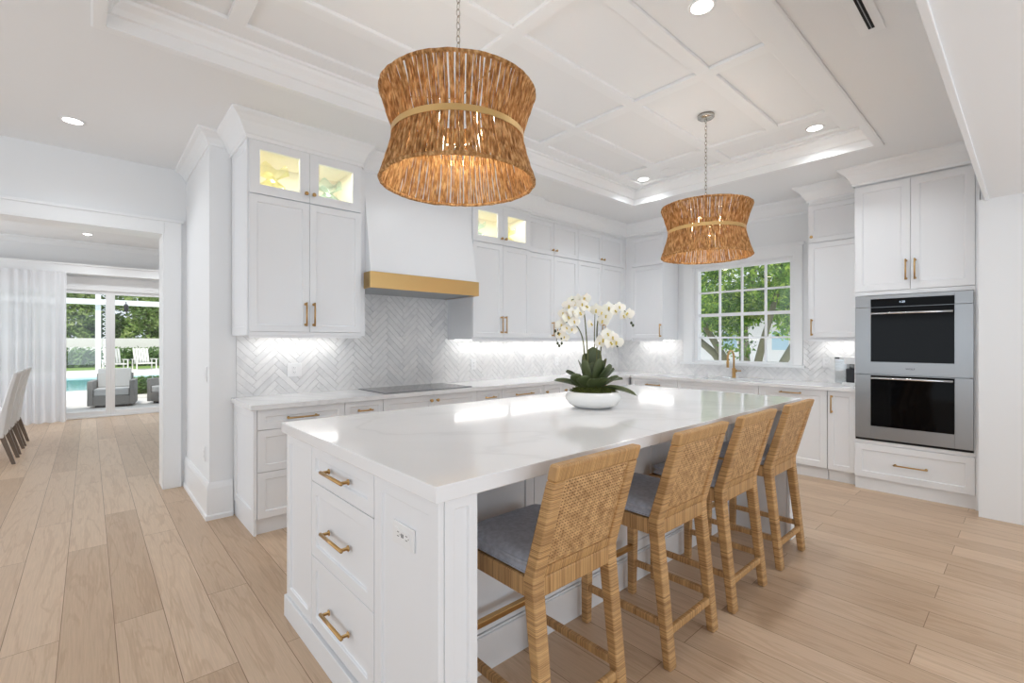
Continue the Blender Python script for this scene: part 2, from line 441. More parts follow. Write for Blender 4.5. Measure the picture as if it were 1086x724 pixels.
# range wall, pilaster return, window wall, opening wall
struct('wall_back', MB().box(.68, 6.1, 4.2, 5.35, 0, ZC), 'wall', 'white wall behind the range counter')
WY0, WY1, WZ0, WZ1 = 1.83, 3.01, 1.075, 2.32
w_ = MB().box(5.95, 6.1, .28, WY0, 0, ZC).box(5.95, 6.1, WY1, 4.2, 0, ZC).box(5.95, 6.1, WY0, WY1, 0, WZ0).box(5.95, 6.1, WY0, WY1, WZ1, ZC)
struct('wall_window', w_, 'wall', 'white wall with the sink window')
struct('wall_right', MB().box(5.116, 5.27, -4, .285, 0, 2.45).box(5.27, 6.1, -4, .28, 0, 2.45).box(5.27, 6.1, .25, .28, 2.44, ZC), 'wall', 'plain white wall right of the oven cabinet')
OX, OZ = .51, 2.35
struct('wall_opening', MB().box(OX, .68, 5.35, 5.6, 0, ZC).box(-3, OX, 5.35, 5.6, OZ, ZC).box(-4, -3, 5.35, 5.6, 0, ZC), 'wall', 'white wall with the wide cased opening to the dining room')
cs = MB().box(OX, .64, 5.325, 5.349, 0, OZ + .125).box(-3, OX - .0005, 5.325, 5.349, OZ, OZ + .125).box(-3, .655, 5.31, 5.349, OZ + .105, OZ + .13)
cs.box(OX - .012, OX, 5.325, 5.61, 0, OZ - .0125).box(-3, OX, 5.325, 5.61, OZ - .012, OZ)
struct('trim_4', cs, 'trim', 'flat white casing around the dining room opening', bevel=.003)
bb = [(0, 0), (.028, 0), (.028, .03), (.018, .04), (.018, .235), (.012, .262), (.004, .28), (0, .28)]
bb = [(-a, z) for a, z in bb]
struct('baseboard_pilaster', MB().sweep([(.835, 4.2), (.68, 4.2), (.68, 5.349)][::-1], [(-a, z) for a, z in bb][::-1] if False else bb), 'trim', 'tall white baseboard around the wall end')
cr = [(0, ZC - .10), (.008, ZC - .10), (.012, ZC - .085), (.03, ZC - .05), (.06, ZC - .022), (.085, ZC - .014), (.09, ZC), (0, ZC)]
cr = [(-a, z) for a, z in cr]
struct('trim_5', MB().sweep([(.68, 5.349), (.68, 4.2), (.86, 4.2)], cr), 'trim', 'white crown moulding on the wall end beside the opening')


def crown(path, zb, proj=.115):
    p = [(0, zb - .012), (.012, zb - .012), (.014, zb + .012), (.022, zb + .02), (.03, zb + .035), (.06, zb + .085 * (ZC - zb) / .15), (.09, zb + .115 * (ZC - zb) / .15), (proj - .012, zb + .125 * (ZC - zb) / .15), (proj, ZC - .012), (proj, ZC), (-.02, ZC), (-.02, zb - .0005), (0, zb - .0005)]
    return MB().sweep(path, [(-a, z) for a, z in p])


# ------------------------------------------------------------------ herringbone backsplash (every tile a little slab of the same mesh)
def clip(poly, ax, v, keep_ge):
    out = []
    for i in range(len(poly)):
        a, b_ = poly[i - 1], poly[i]
        ia = (a[ax] >= v) == keep_ge; ib = (b_[ax] >= v) == keep_ge
        if ia != ib:
            t = (v - a[ax]) / (b_[ax] - a[ax]); out.append((a[0] + (b_[0] - a[0]) * t, a[1] + (b_[1] - a[1]) * t))
        if ib: out.append(b_)
    return out


def herringbone(rects, to3, thick):
    random.seed(4); mb = MB(); tones = []; w, L = .047, .235; g = .0012; k = 5
    for (u0, u1, v0, v1) in rects:
        ca = cos(pi / 4); R2 = 8
        mu, mv = 2.0, 1.3
        us, vs_ = (u0 - mu, u1 - mu), (v0 - mv, v1 - mv); q2 = 2 ** .5
        for j in range(int(us[0] / (L * q2)) - 2, int(us[1] / (L * q2)) + 3):
            for i in range(int(vs_[0] / (w * q2)) - 8, int(vs_[1] / (w * q2)) + 8):
                # unit: horizontal tile at (x,y), vertical tile; lattice vectors (w,w) and (L*?,...)
                for kind in (0, 1):
                    ox = i * w + j * (L) ; oy = i * w - j * (L)
                    if kind == 0: q = (ox, oy, ox + L, oy + w)
                    else: q = (ox, oy + w, ox + w, oy + w + L)
                    pts = [(q[0] + g, q[1] + g), (q[2] - g, q[1] + g), (q[2] - g, q[3] - g), (q[0] + g, q[3] - g)]
                    pr = [((x - y) * ca, (x + y) * ca) for x, y in pts]
                    cx = sum(p[0] for p in pr) / 4; cy = sum(p[1] for p in pr) / 4
                    if not (us[0] - L < cx < us[1] + L and vs_[0] - L < cy < vs_[1] + L): continue
                    pr = [(mu + x, mv + y) for x, y in pr]
                    for ax, v, ge in ((0, u0, True), (0, u1, False), (1, v0, True), (1, v1, False)):
                        if pr: pr = clip(pr, ax, v, ge)
                    if len(pr) < 3: continue
                    m_ = len(pr); vs = [to3(x, y, thick) for x, y in pr] + [to3(x, y, 0) for x, y in pr]
                    fs = [tuple(range(m_))] + [(a, a + m_, (a + 1) % m_ + m_, (a + 1) % m_) for a in range(m_)]
                    mb.add(vs, fs); t = random.random() ** 1.3; t = 1 - t * (.9 if random.random() < .35 else .35)
                    tones += [t] * len(fs)
    return mb, tones


def backsplash(name, rects, to3, base, label):
    mb, tones = herringbone(rects, to3, .007)
    o = struct(name, mb, 'tile', label)
    me = o.data
    if len(me.polygons) == len(tones):
        at = me.color_attributes.new('tone', 'FLOAT_COLOR', 'CORNER')
        for p in me.polygons:
            for li in p.loop_indices: at.data[li].color = (tones[p.index],) * 3 + (1,)
    g = obj('grout_bed', base, 'grout', o)
    return o


Y0 = 4.199
base = MB().box(.86, 5.94, Y0 - .004, Y0, .914, 1.40).box(1.66, 2.85, Y0 - .004, Y0, 1.40, 1.93)
backsplash('trim_6', [(.86, 5.93, .9145, 1.40), (1.66, 2.85, 1.4, 1.93)], lambda u, v, t: (u, Y0 - .003 - t, v), base, 'pale marble herringbone backsplash on the range wall')
X0 = 5.949
base = MB().box(X0 - .004, X0, 1.115, 4.19, .914, 1.055).box(X0 - .004, X0, 3.15, 4.19, 1.055, 1.375).box(X0 - .004, X0, 1.115, 1.725, 1.055, 1.375)
backsplash('trim_7', [(-4.19, -1.115, .9145, 1.055), (-4.19, -3.15, 1.055, 1.375), (-1.725, -1.115, 1.055, 1.375)], lambda u, v, t: (X0 - .003 - t, -u, v), base, 'pale marble herringbone backsplash on the sink wall')


# ------------------------------------------------------------------ cabinetry
def pull(parent, c, L, vertical, y=0.0, out=.032, r=.0055, mat='brass'):
    x, z = c; m = MB()
    a, b_ = ((x, y - out, z - L / 2), (x, y - out, z + L / 2)) if vertical else ((x - L / 2, y - out, z), (x + L / 2, y - out, z))
    m.tube([a, b_], r * 1.15, 8)
    for s in (-1, 1):
        e = L / 2 - .012
        q = (x, z + s * e) if vertical else (x + s * e, z)
        m.tube([(q[0], y, q[1]), (q[0], y - .004, q[1]), (q[0], y - .0041, q[1]), (q[0], y - out, q[1])], [r * 1.9, r * 1.9, r, r], 8)
    return obj('handle', m, mat, parent)


def knob(parent, c, y=0.0, mat='brass'):
    m = MB().lathe([(0.0001, 0), (.008, 0), (.006, .004), (.005, .016), (.013, .02), (.015, .025), (.013, .03), (0.0001, .031)], 14)
    m.xf(Matrix.Translation((c[0], y, c[1])) @ Matrix.Rotation(R(90), 4, 'X'))
    return obj('knob', m, mat, parent)


def shaker(x0, x1, z0, z1, fr=.055, t=.02, rec=.009, hole=False, y=0.0):
    """door front in the local XZ plane at y, thickness towards +y"""
    g = .0015; x0 += g; x1 -= g; z0 += g; z1 -= g
    a, b_, c_, d = x0 + fr, x1 - fr, z0 + fr, z1 - fr; e = .003
    m = MB()
    O = [(x0, y, z0), (x1, y, z0), (x1, y, z1), (x0, y, z1)]
    I = [(a, y, c_), (b_, y, c_), (b_, y, d), (a, y, d)]
    J = [(a + e, y + rec, c_ + e), (b_ - e, y + rec, c_ + e), (b_ - e, y + rec, d - e), (a + e, y + rec, d - e)]
    B = [(x0, y + t, z0), (x1, y + t, z0), (x1, y + t, z1), (x0, y + t, z1)]
    fs = []
    for i in range(4):
        j = (i + 1) % 4
        fs += [(i, j, 4 + j, 4 + i), (4 + i, 4 + j, 8 + j, 8 + i), (i, 12 + i, 12 + j, j)]
    if hole:
        K = [(p[0], y + t, p[2]) for p in J]
        m.add(O + I + J + B + K, fs + [(8 + i, 8 + (i + 1) % 4, 16 + (i + 1) % 4, 16 + i) for i in range(4)] + [(12 + i, 16 + i, 16 + (i + 1) % 4, 12 + (i + 1) % 4) for i in range(4)])
    else:
        m.add(O + I + J + B, fs + [(8, 9, 10, 11), (15, 14, 13, 12)])
    return m


def cabinet(name, label, x, y, rz, w, depth, z0, z1, fronts, toe=True, group=None, cat='cabinet', openbox=False, body_top=None):
    t = thing(name, label, cat, (x, y, 0), rz, group)
    zb = .11 if toe else z0
    if openbox:
        k = .018; zo = openbox
        m = MB().box(.0005, w - .0005, .0205, depth, zb, zo - k)
        m.box(.0005, k, .0205, depth, zo - k, z1).box(w - k, w - .0005, .0205, depth, zo - k, z1).box(k, w - k, depth - k, depth, zo - k, z1).box(k, w - k, .0205, depth - k, z1 - k, z1).box(k, w - k, .0205, depth - k, zo - k, zo)
        obj('body', m, 'cab', t)
        li = MB().box(k + .001, w - k - .001, depth - k - .004, depth - k - .001, zo + .001, z1 - k - .001).box(k + .0005, k + .003, .03, depth - k - .004, zo + .001, z1 - k - .001).box(w - k - .003, w - k - .0005, .03, depth - k - .004, zo + .001, z1 - k - .001).box(k + .003, w - k - .003, .03, depth - k - .004, z1 - k - .004, z1 - k - .001)
        obj('cabinet_lining', li, 'cabin', t)
    else:
        obj('body', MB().box(.0005, w - .0005, .0205, depth, zb, z1), 'cab', t)
    if toe: obj('toe_kick', MB().box(.0005, w - .0005, .045, .06, 0, .1095), 'cab', t)
    elif z0 > 1: obj('light_rail', MB().box(.0005, w - .0005, .004, .02, z0 - .018, z0 - .0005), 'cab', t)
    for f in fronts:
        kind, x0, x1, a, b_ = f[:5]; hd = f[5] if len(f) > 5 else None
        glass = kind == 'glass_door'
        fr = .05 if (b_ - a) > .2 and (x1 - x0) > .2 else .04
        if glass: fr = .068
        d = obj(kind if kind != 'glass_door' else 'glass_door', shaker(x0, x1, a, b_, fr, hole=glass) if kind != 'slab' else MB().box(x0 + .0015, x1 - .0015, 0, .02, a, b_), 'cab', t, bevel=.0015, seg=1)
        if glass: obj('pane', MB().box(x0 + fr, x1 - fr, .012, .015, a + fr, b_ - fr), 'cabglass', d)
        if hd:
            if hd[0] == 'k': knob(d, hd[1:3])
            else: pull(d, hd[1:3], hd[3], hd[0] == 'v')
    return t


YF = 3.60; D = .585        # base door fronts / depth on the range wall
gB = 'white base cabinets along the range wall'
zt_ = .880
def dr3(w, zs=(.115, .44, .73, .878), L=.2):
    out = []
    for i in range(len(zs) - 1):
        zc = (zs[i] + zs[i + 1]) / 2; out.append(('drawer', 0, w, zs[i], zs[i + 1], ('h', w / 2, zc, min(L, w * .5))))
    return out
t = cabinet('base_cabinet', 'white three-drawer base cabinet at the left end of the range counter', .866, YF, 0, .619, D, 0, zt_, [], group=gB)
for zs in ((.115, .44), (.44, .735), (.735, .878)):
    zc = (zs[0] + zs[1]) / 2
    d = obj('drawer', shaker(0, .619, zs[0], zs[1], .05), 'cab', t, bevel=.0015, seg=1); pull(d, (.30, zc if zs[0] > .7 else zc), .22, False)
e = obj('end_panel', shaker(-D, 0, .115, .878, .06, t=.024).xf(Matrix.Rotation(-pi / 2, 4, 'Z')), 'cab', t, loc=(-.0255, 0, 0), bevel=.0015, seg=1)
obj('end_base', MB().box(-.018, -.001, .02, D, 0, .114), 'cab', t)
cabinet('base_cabinet', 'narrow white drawer cabinet just left of the cooktop', 1.486, YF, 0, .322, D, 0, zt_, dr3(.322, (.115, .44, .73, .878), .12), group=gB)
cabinet('base_cabinet', 'wide white two-door cabinet under the cooktop with brass knobs', 1.809, YF, 0, .976, D, 0, zt_,
        [('door', 0, .488, .115, .878, ('k', .455, .83)), ('door', .488, .976, .115, .878, ('k', .521, .83))], group=gB)
cabinet('base_cabinet', 'narrow white drawer cabinet just right of the cooktop', 2.786, YF, 0, .323, D, 0, zt_, dr3(.323, L=.12), group=gB)
cabinet('base_cabinet', 'white drawer cabinet second to the right of the cooktop', 3.11, YF, 0, .604, D, 0, zt_, dr3(.604, L=.24), group=gB)
cabinet('base_cabinet', 'white door cabinet behind the orchid left of the corner', 3.715, YF, 0, .62, D, 0, zt_, [('door', 0, .31, .115, .878, ('k', .035, .8)), ('door', .31, .62, .115, .878, ('k', .345, .8))], group=gB)
cabinet('corner_cabinet', 'white corner base cabinet where the two counters meet', 4.336, YF, 0, 1.59, D, 0, zt_, [('door', 0, .5, .115, .878, ('k', .46, .8)), ('door', .5, 1.008, .115, .878)], group=None)
XF = 5.345; DW = .60
gW = 'white base cabinets along the sink wall'
cabinet('base_cabinet', 'white drawer cabinet between the corner and the sink cabinet', XF, 3.575, RW, .66, DW, 0, zt_, dr3(.66, L=.2), group=gW)
cabinet('sink_cabinet', 'white sink cabinet under the window', XF, 2.914, RW, .936, DW, 0, .70,
        [('door', 0, .468, .115, .74, ('k', .43, .69)), ('door', .468, .936, .115, .74, ('k', .506, .69)), ('drawer_front', 0, .936, .74, .878)], group=gW)
t = thing('dishwasher', 'white panelled dishwasher right of the sink with a brass bar handle', 'dishwasher', (XF, 1.977, 0), RW)
obj('body', MB().box(.004, .629, .0205, .57, .11, .88), 'steel', t)
d = obj('door', shaker(.002, .631, .115, .878, .06), 'cab', t, bevel=.0015, seg=1); pull(d, (.31, .835), .2, False)
obj('toe_kick', MB().box(.004, .629, .045, .06, 0, .1095), 'cab', t)
cabinet('base_cabinet', 'narrow white door cabinet between dishwasher and ovens', XF, 1.343, RW, .228, DW, 0, zt_, [('door', 0, .228, .115, .878, ('v', .035, .75, .17))], group=gW)

# worktops
ct = MB()
ct.box(.822, 5.94, 3.576, 4.19, .8805, .914)
sx0, sx1, sy0, sy1 = 5.40, 5.76, 2.07, 2.73
ct.box(5.318, 5.94, sy1, 3.576, .8805, .914).box(5.318, 5.94, 1.116, sy0, .8805, .914).box(5.318, sx0, sy0, sy1, .8805, .914).box(sx1, 5.94, sy0, sy1, .8805, .914)
tag(obj('countertop', ct, 'quartz'), 'white quartz L-shaped worktop along the range and sink walls', 'countertop')
t = thing('sink', 'undermount white sink below the window and brass faucet', 'sink', (5.58, 2.4, .72))
obj('basin', MB().lathe([(0.0001, 0), (.2, 0), (.23, .02), (.24, .157), (.25, .157), (.24, .0), (.22, -.012), (.0001, -.012)], 4, (0, 0, 0), a0=pi / 4, a1=2 * pi + pi / 4).xf(Matrix.Diagonal((1.06, 1.95, 1, 1))), 'ceramic', t)
obj('drain', MB().lathe([(0.0001, .004), (.035, .004), (.045, .001)], 20), 'steel', t)
# cooktop
t = thing('cooktop', 'flat glass induction cooktop in the range counter', 'cooktop', (2.30, 3.90, .914))
obj('glass_top', MB().box(-.46, .46, -.255, .255, .0005, .007), 'cooktop', t, bevel=.002)
for (x, y, r) in ((-.29, -.1, .09), (-.27, .13, .075), (.0, .02, .12), (.28, -.1, .08), (.28, .13, .09)):
    obj('burner_ring', MB().lathe([(r, .0071), (r, .0075), (r - .003, .0075), (r - .003, .0071)], 32, (x, y, 0), closed=True), 'steel', t)

# ------------------------------------------------------------------ wall cabinets
gU = 'white wall cabinets along the range wall'
UL = cabinet('wall_cabinet', 'tall white wall cabinet left of the hood with lit glass top doors', .838, 3.70, 0, .826, .49, 1.40, 2.80,
        [('door', 0, .413, 1.425, 2.405, ('v', .383, 1.56, .18)), ('door', .413, .826, 1.425, 2.405, ('v', .443, 1.56, .18)),
         ('glass_door', 0, .413, 2.41, 2.80, ('k', .385, 2.475)), ('glass_door', .413, .826, 2.41, 2.80, ('k', .441, 2.475))], toe=False, group=gU, openbox=2.43)
obj('lower_trim', MB().box(0, .826, .0, .02, 1.4005, 1.424), 'cab', UL)
obj('side_panel', shaker(-.49, -.02, 1.40, 2.80, .06, t=.01, rec=.004).xf(Matrix.Rotation(-pi / 2, 4, 'Z')), 'cab', UL, loc=(-.0105, 0, 0))
UR = cabinet('wall_cabinet', 'white wall cabinet right of the hood with lit glass top doors', 2.85, 3.75, 0, .80, .44, 1.375, 2.76,
        [('door', 0, .40, 1.395, 2.365, ('v', .372, 1.53, .18)), ('door', .40, .80, 1.395, 2.365, ('v', .428, 1.53, .18)),
         ('glass_door', 0, .40, 2.37, 2.76, ('k', .372, 2.435)), ('glass_door', .40, .80, 2.37, 2.76, ('k', .428, 2.435))], toe=False, group=gU, openbox=2.39)
for (x, w, lab) in ((3.652, .878, 'white four-door wall cabinet just right of the glass-topped cabinet'), (4.531, .97, 'white four-door wall cabinet left of the room corner')):
    cabinet('wall_cabinet', lab, x, 3.80, 0, w, .39, 1.375, 2.76,
            [('door', 0, w / 2, 1.395, 2.365, ('v', w / 2 - .03, 1.5, .17)), ('door', w / 2, w, 1.395, 2.365, ('v', w / 2 + .03, 1.5, .17)),
             ('upper_door', 0, w / 2, 2.37, 2.758, ('k', w / 2 - .03, 2.43)), ('upper_door', w / 2, w, 2.37, 2.758, ('k', w / 2 + .03, 2.43))], toe=False, group=gU)
gV = 'white wall cabinets beside the sink window'
t = cabinet('wall_cabinet', 'white wall cabinet in the corner left of the window', 5.55, 3.70, RW, .47, .39, 1.375, 2.76,
        [('door', 0, .47, 1.395, 2.365, ('v', .44, 1.5, .17)), ('upper_door', 0, .47, 2.37, 2.758)], toe=False, group=gV)
obj('filler', MB().box(-.10, -.001, .004, .3, 1.375, 2.76), 'cab', t)
obj('corner_filler', MB().box(-.13, -.101, -.045, .02, 1.375, 2.76), 'cab', t)
cabinet('wall_cabinet', 'narrow white wall cabinet between the window and the ovens', 5.55, 1.567, RW, .454, .39, 1.375, 2.76,
        [('door', 0, .454, 1.395, 2.365, ('v', .035, 1.5, .17)), ('upper_door', 0, .454, 2.37, 2.758, ('k', .035, 2.43))], toe=False, group=gV)
# under-cabinet led bars
gl = 'slim light bars under the wall cabinets'
for (x0, x1, y, z, lab, al) in ((.98, 1.62, 4.10, 1.399, 'slim light bar under the cabinet left of the hood', 1), (2.88, 3.62, 4.10, 1.374, 'slim light bar under the glass-topped cabinet right of the hood', 1),
                            (3.68, 5.45, 4.10, 1.374, 'long slim light bar under the wall cabinets near the corner', 1)):
    tag(obj('light_bar', MB().box(x0, x1, y - .012, y + .012, z - .011, z - .0005), 'led'), lab, 'light', gl)
    lamp('light_bar_lamp', 'AREA', ((x0 + x1) / 2, y, z - .013), 1.1 * (x1 - x0), (1, .98, .95), (R(-12), 0, 0), shape='RECTANGLE', size=x1 - x0, size_y=.02)
for (y0, y1, lab) in ((3.25, 3.78, 'slim light bar under the cabinet left of the window'), (1.14, 1.54, 'slim light bar under the cabinet right of the window')):
    tag(obj('light_bar', MB().box(5.838, 5.862, y0, y1, 1.363, 1.3745), 'led'), lab, 'light', gl)
    lamp('light_bar_lamp', 'AREA', (5.85, (y0 + y1) / 2, 1.361), 1.1 * (y1 - y0), (1, .98, .95), (0, R(12), 0), shape='RECTANGLE', size=.02, size_y=y1 - y0)

# ------------------------------------------------------------------ hood
t = thing('range_hood', 'white tapered range hood with a wide aged-brass band', 'range hood', (2.25, 3.9, 1.78))
bx0, bx1 = 1.70, 2.815
def rel(mb, o=(2.25, 3.9, 1.78)): return mb.xf(Matrix.Translation((-o[0], -o[1], -o[2])))
h = MB().hexa([(bx0 + .012, 3.625, 1.92), (bx1 - .012, 3.625, 1.92), (bx1 - .012, 4.195, 1.92), (bx0 + .012, 4.195, 1.92)],
              [(bx0 + .012, 3.775, 2.80), (bx1 - .012, 3.775, 2.80), (bx1 - .012, 4.195, 2.80), (bx0 + .012, 4.195, 2.80)])
h.box(bx0 + .012, bx1 - .012, 3.775, 4.195, 2.80, 2.944)
obj('hood_body', rel(h), 'cab', t)
bnd = MB().sweep([(bx1, 4.19), (bx1, 3.605), (bx0, 3.605), (bx0, 4.19)][::-1], [(0, 1.795), (.004, 1.795), (.004, 1.93), (.0, 1.93), (-.02, 1.93), (-.02, 1.92), (-.006, 1.795)])
obj('brass_band', rel(MB().box(bx0, bx1, 3.605, 3.62, 1.795, 1.93).box(bx0, bx0 + .011, 3.62, 4.19, 1.795, 1.93).box(bx1 - .011, bx1, 3.62, 4.19, 1.795, 1.93)), 'hoodbrass', t, bevel=.0015, seg=1)
obj('filter_panel', rel(MB().box(bx0 + .012, bx1 - .012, 3.62, 4.19, 1.80, 1.83)), 'steel', t)
obj('filler_strip', rel(MB().box(1.665, 1.711, 3.735, 4.19, 1.40, 2.94)), 'cab', t)
obj('filler_strip', rel(MB().box(2.804, 2.849, 3.765, 4.19, 1.795, 2.94)), 'cab', t)

# crown over all cabinets
struct('trim_8', crown([(.828, 4.2), (.828, 3.70), (1.664, 3.70), (1.71, 3.775), (2.80, 3.775), (2.85, 3.75), (3.652, 3.75), (3.652, 3.80), (5.55, 3.80), (5.55, 3.22), (5.95, 3.22), (5.95, 1.567), (5.55, 1.567), (5.55, 1.112), (5.28, 1.112), (5.28, .30)], 2.80), 'trim', 'white crown moulding over the wall cabinets')
struct('trim_9', MB().box(3.652, 5.56, 3.805, 4.19, 2.761, 2.80).box(2.85, 3.652, 3.755, 4.19, 2.761, 2.80).box(5.555, 5.94, 3.235, 3.80, 2.761, 2.80).box(5.555, 5.94, 1.115, 1.56, 2.761, 2.80), 'trim', 'white filler between wall cabinets and crown')

# ------------------------------------------------------------------ oven tower
t = thing('oven_cabinet', 'tall white oven cabinet with two upper doors and a bottom drawer', 'cabinet', (5.28, 1.112, 0), RW)
ow = .80
m = MB().box(0, .018, .0205, .665, .11, 2.80).box(ow - .018, ow, .0205, .665, .11, 2.80).box(.018, ow - .018, .0205, .665, 1.772, 2.80).box(.018, ow - .018, .0205, .665, .11, .455)
m.box(.018, ow - .018, .64, .665, .455, 1.772).box(0, ow, .004, .0205, 1.772, 1.805).box(0, ow, .004, .0205, .425, .456).box(0, .0075, .004, .0205, .456, 1.772).box(ow - .0075, ow, .004, .0205, .456, 1.772)
obj('body', m, 'cab', t)
obj('toe_kick', MB().box(0, ow, .03, .05, 0, .1095), 'cab', t)
for x0, x1, hx in ((0, ow / 2, ow / 2 - .03), (ow / 2, ow, ow / 2 + .03)):
    d = obj('door', shaker(x0, x1, 1.808, 2.775, .06), 'cab', t, bevel=.0015, seg=1); pull(d, (hx, 1.98), .18, True)
d = obj('drawer', shaker(0, ow, .115, .422, .055), 'cab', t, bevel=.0015, seg=1); pull(d, (.40, .265), .23, False)
obj('side_filler', MB().box(ow + .001, ow + .026, .005, .5, 0, 2.79), 'cab', t)

t = thing('double_oven', 'stainless double wall oven with black glass doors', 'oven', (5.28, 1.112, .456), RW)
fx0, fx1 = .009, .791; z = lambda v: v - .456
obj('oven_body', MB().box(.03, .77, .024, .60, z(.48), z(1.75)), 'steel', t)
def oven_door(z0, z1, g0, g1, name, bar):
    d = obj(name, MB().box(fx0, .124, -.012, .022, z(z0), z(z1)).box(.679, fx1, -.012, .022, z(z0), z(z1)).box(.124, .679, -.012, .022, z(z0), z(g0)).box(.124, .679, -.012, .022, z(g1), z(z1)), 'steel', t, bevel=.0015, seg=1)
    obj('door_glass', MB().box(.1245, .6785, -.013, .02, z(g0) + .0005, z(g1) - .0005), 'black', d)
    b = MB().tube([(.130, -.045, z(bar)), (.673, -.045, z(bar))], .010, 10)
    for x in (.15, .655): b.tube([(x, -.013, z(bar)), (x, -.045, z(bar))], .006, 8)
    obj('handle', b, 'chrome', d)
    return d
oven_door(1.062, 1.66, 1.172, 1.6595, 'upper_door', 1.605)
d2 = oven_door(.478, 1.056, .593, 1.049, 'lower_door', 1.027)
p = obj('control_panel', MB().box(fx0, .124, -.012, .022, z(1.664), z(1.768)).box(.679, fx1, -.012, .022, z(1.664), z(1.768)).box(.124, .679, -.012, .022, z(1.735), z(1.768)), 'steel', t, bevel=.0015, seg=1)
obj('control_glass', MB().box(.1245, .6785, -.013, .02, z(1.664), z(1.7345)), 'black', p)
obj('vent_grille', MB().box(fx0, fx1, -.002, .02, z(.458), z(.476)), 'slot', t)


def text(body, size, parent, mat, loc, rot, ext=.0004, name='lettering', mirror=False):
    cu = bpy.data.curves.new(name, 'FONT'); cu.body = body; cu.size = size; cu.extrude = ext; cu.align_x = 'CENTER'; cu.align_y = 'CENTER'
    o = bpy.data.objects.new(name, cu); COL.objects.link(o)
    dg = bpy.context.evaluated_depsgraph_get(); me = bpy.data.meshes.new_from_object(o.evaluated_get(dg)); bpy.data.objects.remove(o)
    me.materials.clear(); me.materials.append(M[mat])
    q = bpy.data.objects.new(name, me); COL.objects.link(q); q.parent = parent; q.location = loc; q.rotation_euler = rot
    return q


text('WOLF', .022, t, 'darkgap', (.40, -.0128, z(1.115)), (R(90), 0, 0), name='brand_lettering')
text('1:20', .024, t, 'display', (.345, -.0136, z(1.702)), (R(90), 0, 0), name='clock_digits')

# ------------------------------------------------------------------ sink window
win = bpy.data.objects.new('window_1', None); COL.objects.link(win); win.location = (6.0, 2.42, 1.1); win['kind'] = 'structure'; win['label'] = 'white sixteen-pane window over the sink'; win['category'] = 'window'
def rw(mb): return mb.xf(Matrix.Translation((-6.0, -2.42, -1.1)))
gy0, gy1, gz0, gz1 = 1.87, 2.967, 1.113, 2.28
m = MB().box(5.975, 6.07, WY0 + .001, gy0, WZ0 + .001, WZ1 - .001).box(5.975, 6.07, gy1, WY1 - .001, WZ0 + .001, WZ1 - .001).box(5.975, 6.07, gy0, gy1, WZ0 + .001, gz0).box(5.975, 6.07, gy0, gy1, gz1, WZ1 - .001)
obj('window_frame', rw(m), 'trim', win, bevel=.003)
m = MB()
for i in (1, 2, 3):
    yy = gy0 + (gy1 - gy0) * i / 4; m.box(6.005, 6.035, yy - .011, yy + .011, gz0, gz1)
    zz = gz0 + (gz1 - gz0) * i / 4; hh = .011 if i != 2 else .02; m.box(6.0055, 6.0355, gy0, gy1, zz - hh, zz + hh)
obj('muntins', rw(m), 'trim', win)
obj('window_pane', rw(MB().box(6.018, 6.022, gy0, gy1, gz0, gz1)), 'glass', win)
m = MB().box(5.925, 5.949, 1.73, WY0 - .01, 1.085, 2.455).box(5.925, 5.949, WY1 + .01, 3.146, 1.085, 2.455).box(5.925, 5.949, WY0 - .01, WY1 + .01, WZ1 + .01, 2.455)
m.box(5.915, 5.949, 1.71, 3.166, 2.44, 2.475)
m.box(5.935, 5.975, WY0 - .01, WY0 + .002, 1.085, WZ1 + .01).box(5.935, 5.975, WY1 - .002, WY1 + .01, 1.085, WZ1 + .01).box(5.935, 5.975, WY0, WY1, WZ1 - .002, WZ1 + .01)
obj('casing', rw(m), 'trim', win, bevel=.003)
obj('sill', rw(MB().box(5.895, 5.975, 1.70, 3.18, 1.056, 1.084)), 'trim', win, bevel=.004)

# faucet
t = thing('faucet', 'tall brass gooseneck faucet at the sink under the window', 'faucet', (5.83, 2.44, .914))
pts = [(0, 0, .10), (0, 0, .245)] + [(-.085 + .085 * cos(a), 0, .245 + .085 * sin(a)) for a in [pi * k / 12 for k in range(1, 13)]] + [(-.17, 0, .20)]
obj('spout', MB().tube(pts, .0115, 12), 'brass', t)
obj('base_column', MB().lathe([(.0001, 0), (.026, 0), (.026, .006), (.021, .008), (.021, .115), (.012, .12), (.0001, .12)], 20), 'brass', t)
obj('spray_head', MB().tube([(-.17, 0, .205), (-.17, 0, .20), (-.17, 0, .13)], [.012, .016, .015], 12), 'brass', t)
obj('lever', MB().tube([(0, -.02, .085), (0, -.085, .088)], .008, 10).tube([(0, -.02, .085), (0, -.035, .085)], .017, 12), 'brass', t)

# coffee machine
t = thing('coffee_maker', 'small white coffee maker with black front on the counter beside the ovens', 'coffee maker', (5.73, 1.27, .914), RW)
obj('base', MB().box(-.02, .13, -.11, .12, 0, .03), 'plastic', t, bevel=.006)
obj('body', MB().box(.0, .13, -.01, .12, .03, .285), 'plastic', t, bevel=.006)
obj('brew_head', MB().box(-.0, .13, -.11, -.01, .215, .285).box(-.10, -.0, -.06, .1, .262, .285), 'plastic', t, bevel=.006)
obj('carafe', MB().box(.012, .118, -.10, -.012, .032, .17), 'coffeeblack', t, bevel=.008)
obj('water_tank', MB().box(-.095, -.003, -.04, .1, .012, .26), 'clearplastic', t, bevel=.004)
obj('brew_nozzle', MB().tube([(.065, -.06, .215), (.065, -.06, .172)], .03, 16), 'steel', t)
obj('button', MB().box(-.09, -.05, -.0625, -.0595, .266, .280), 'coffeeblack', t)


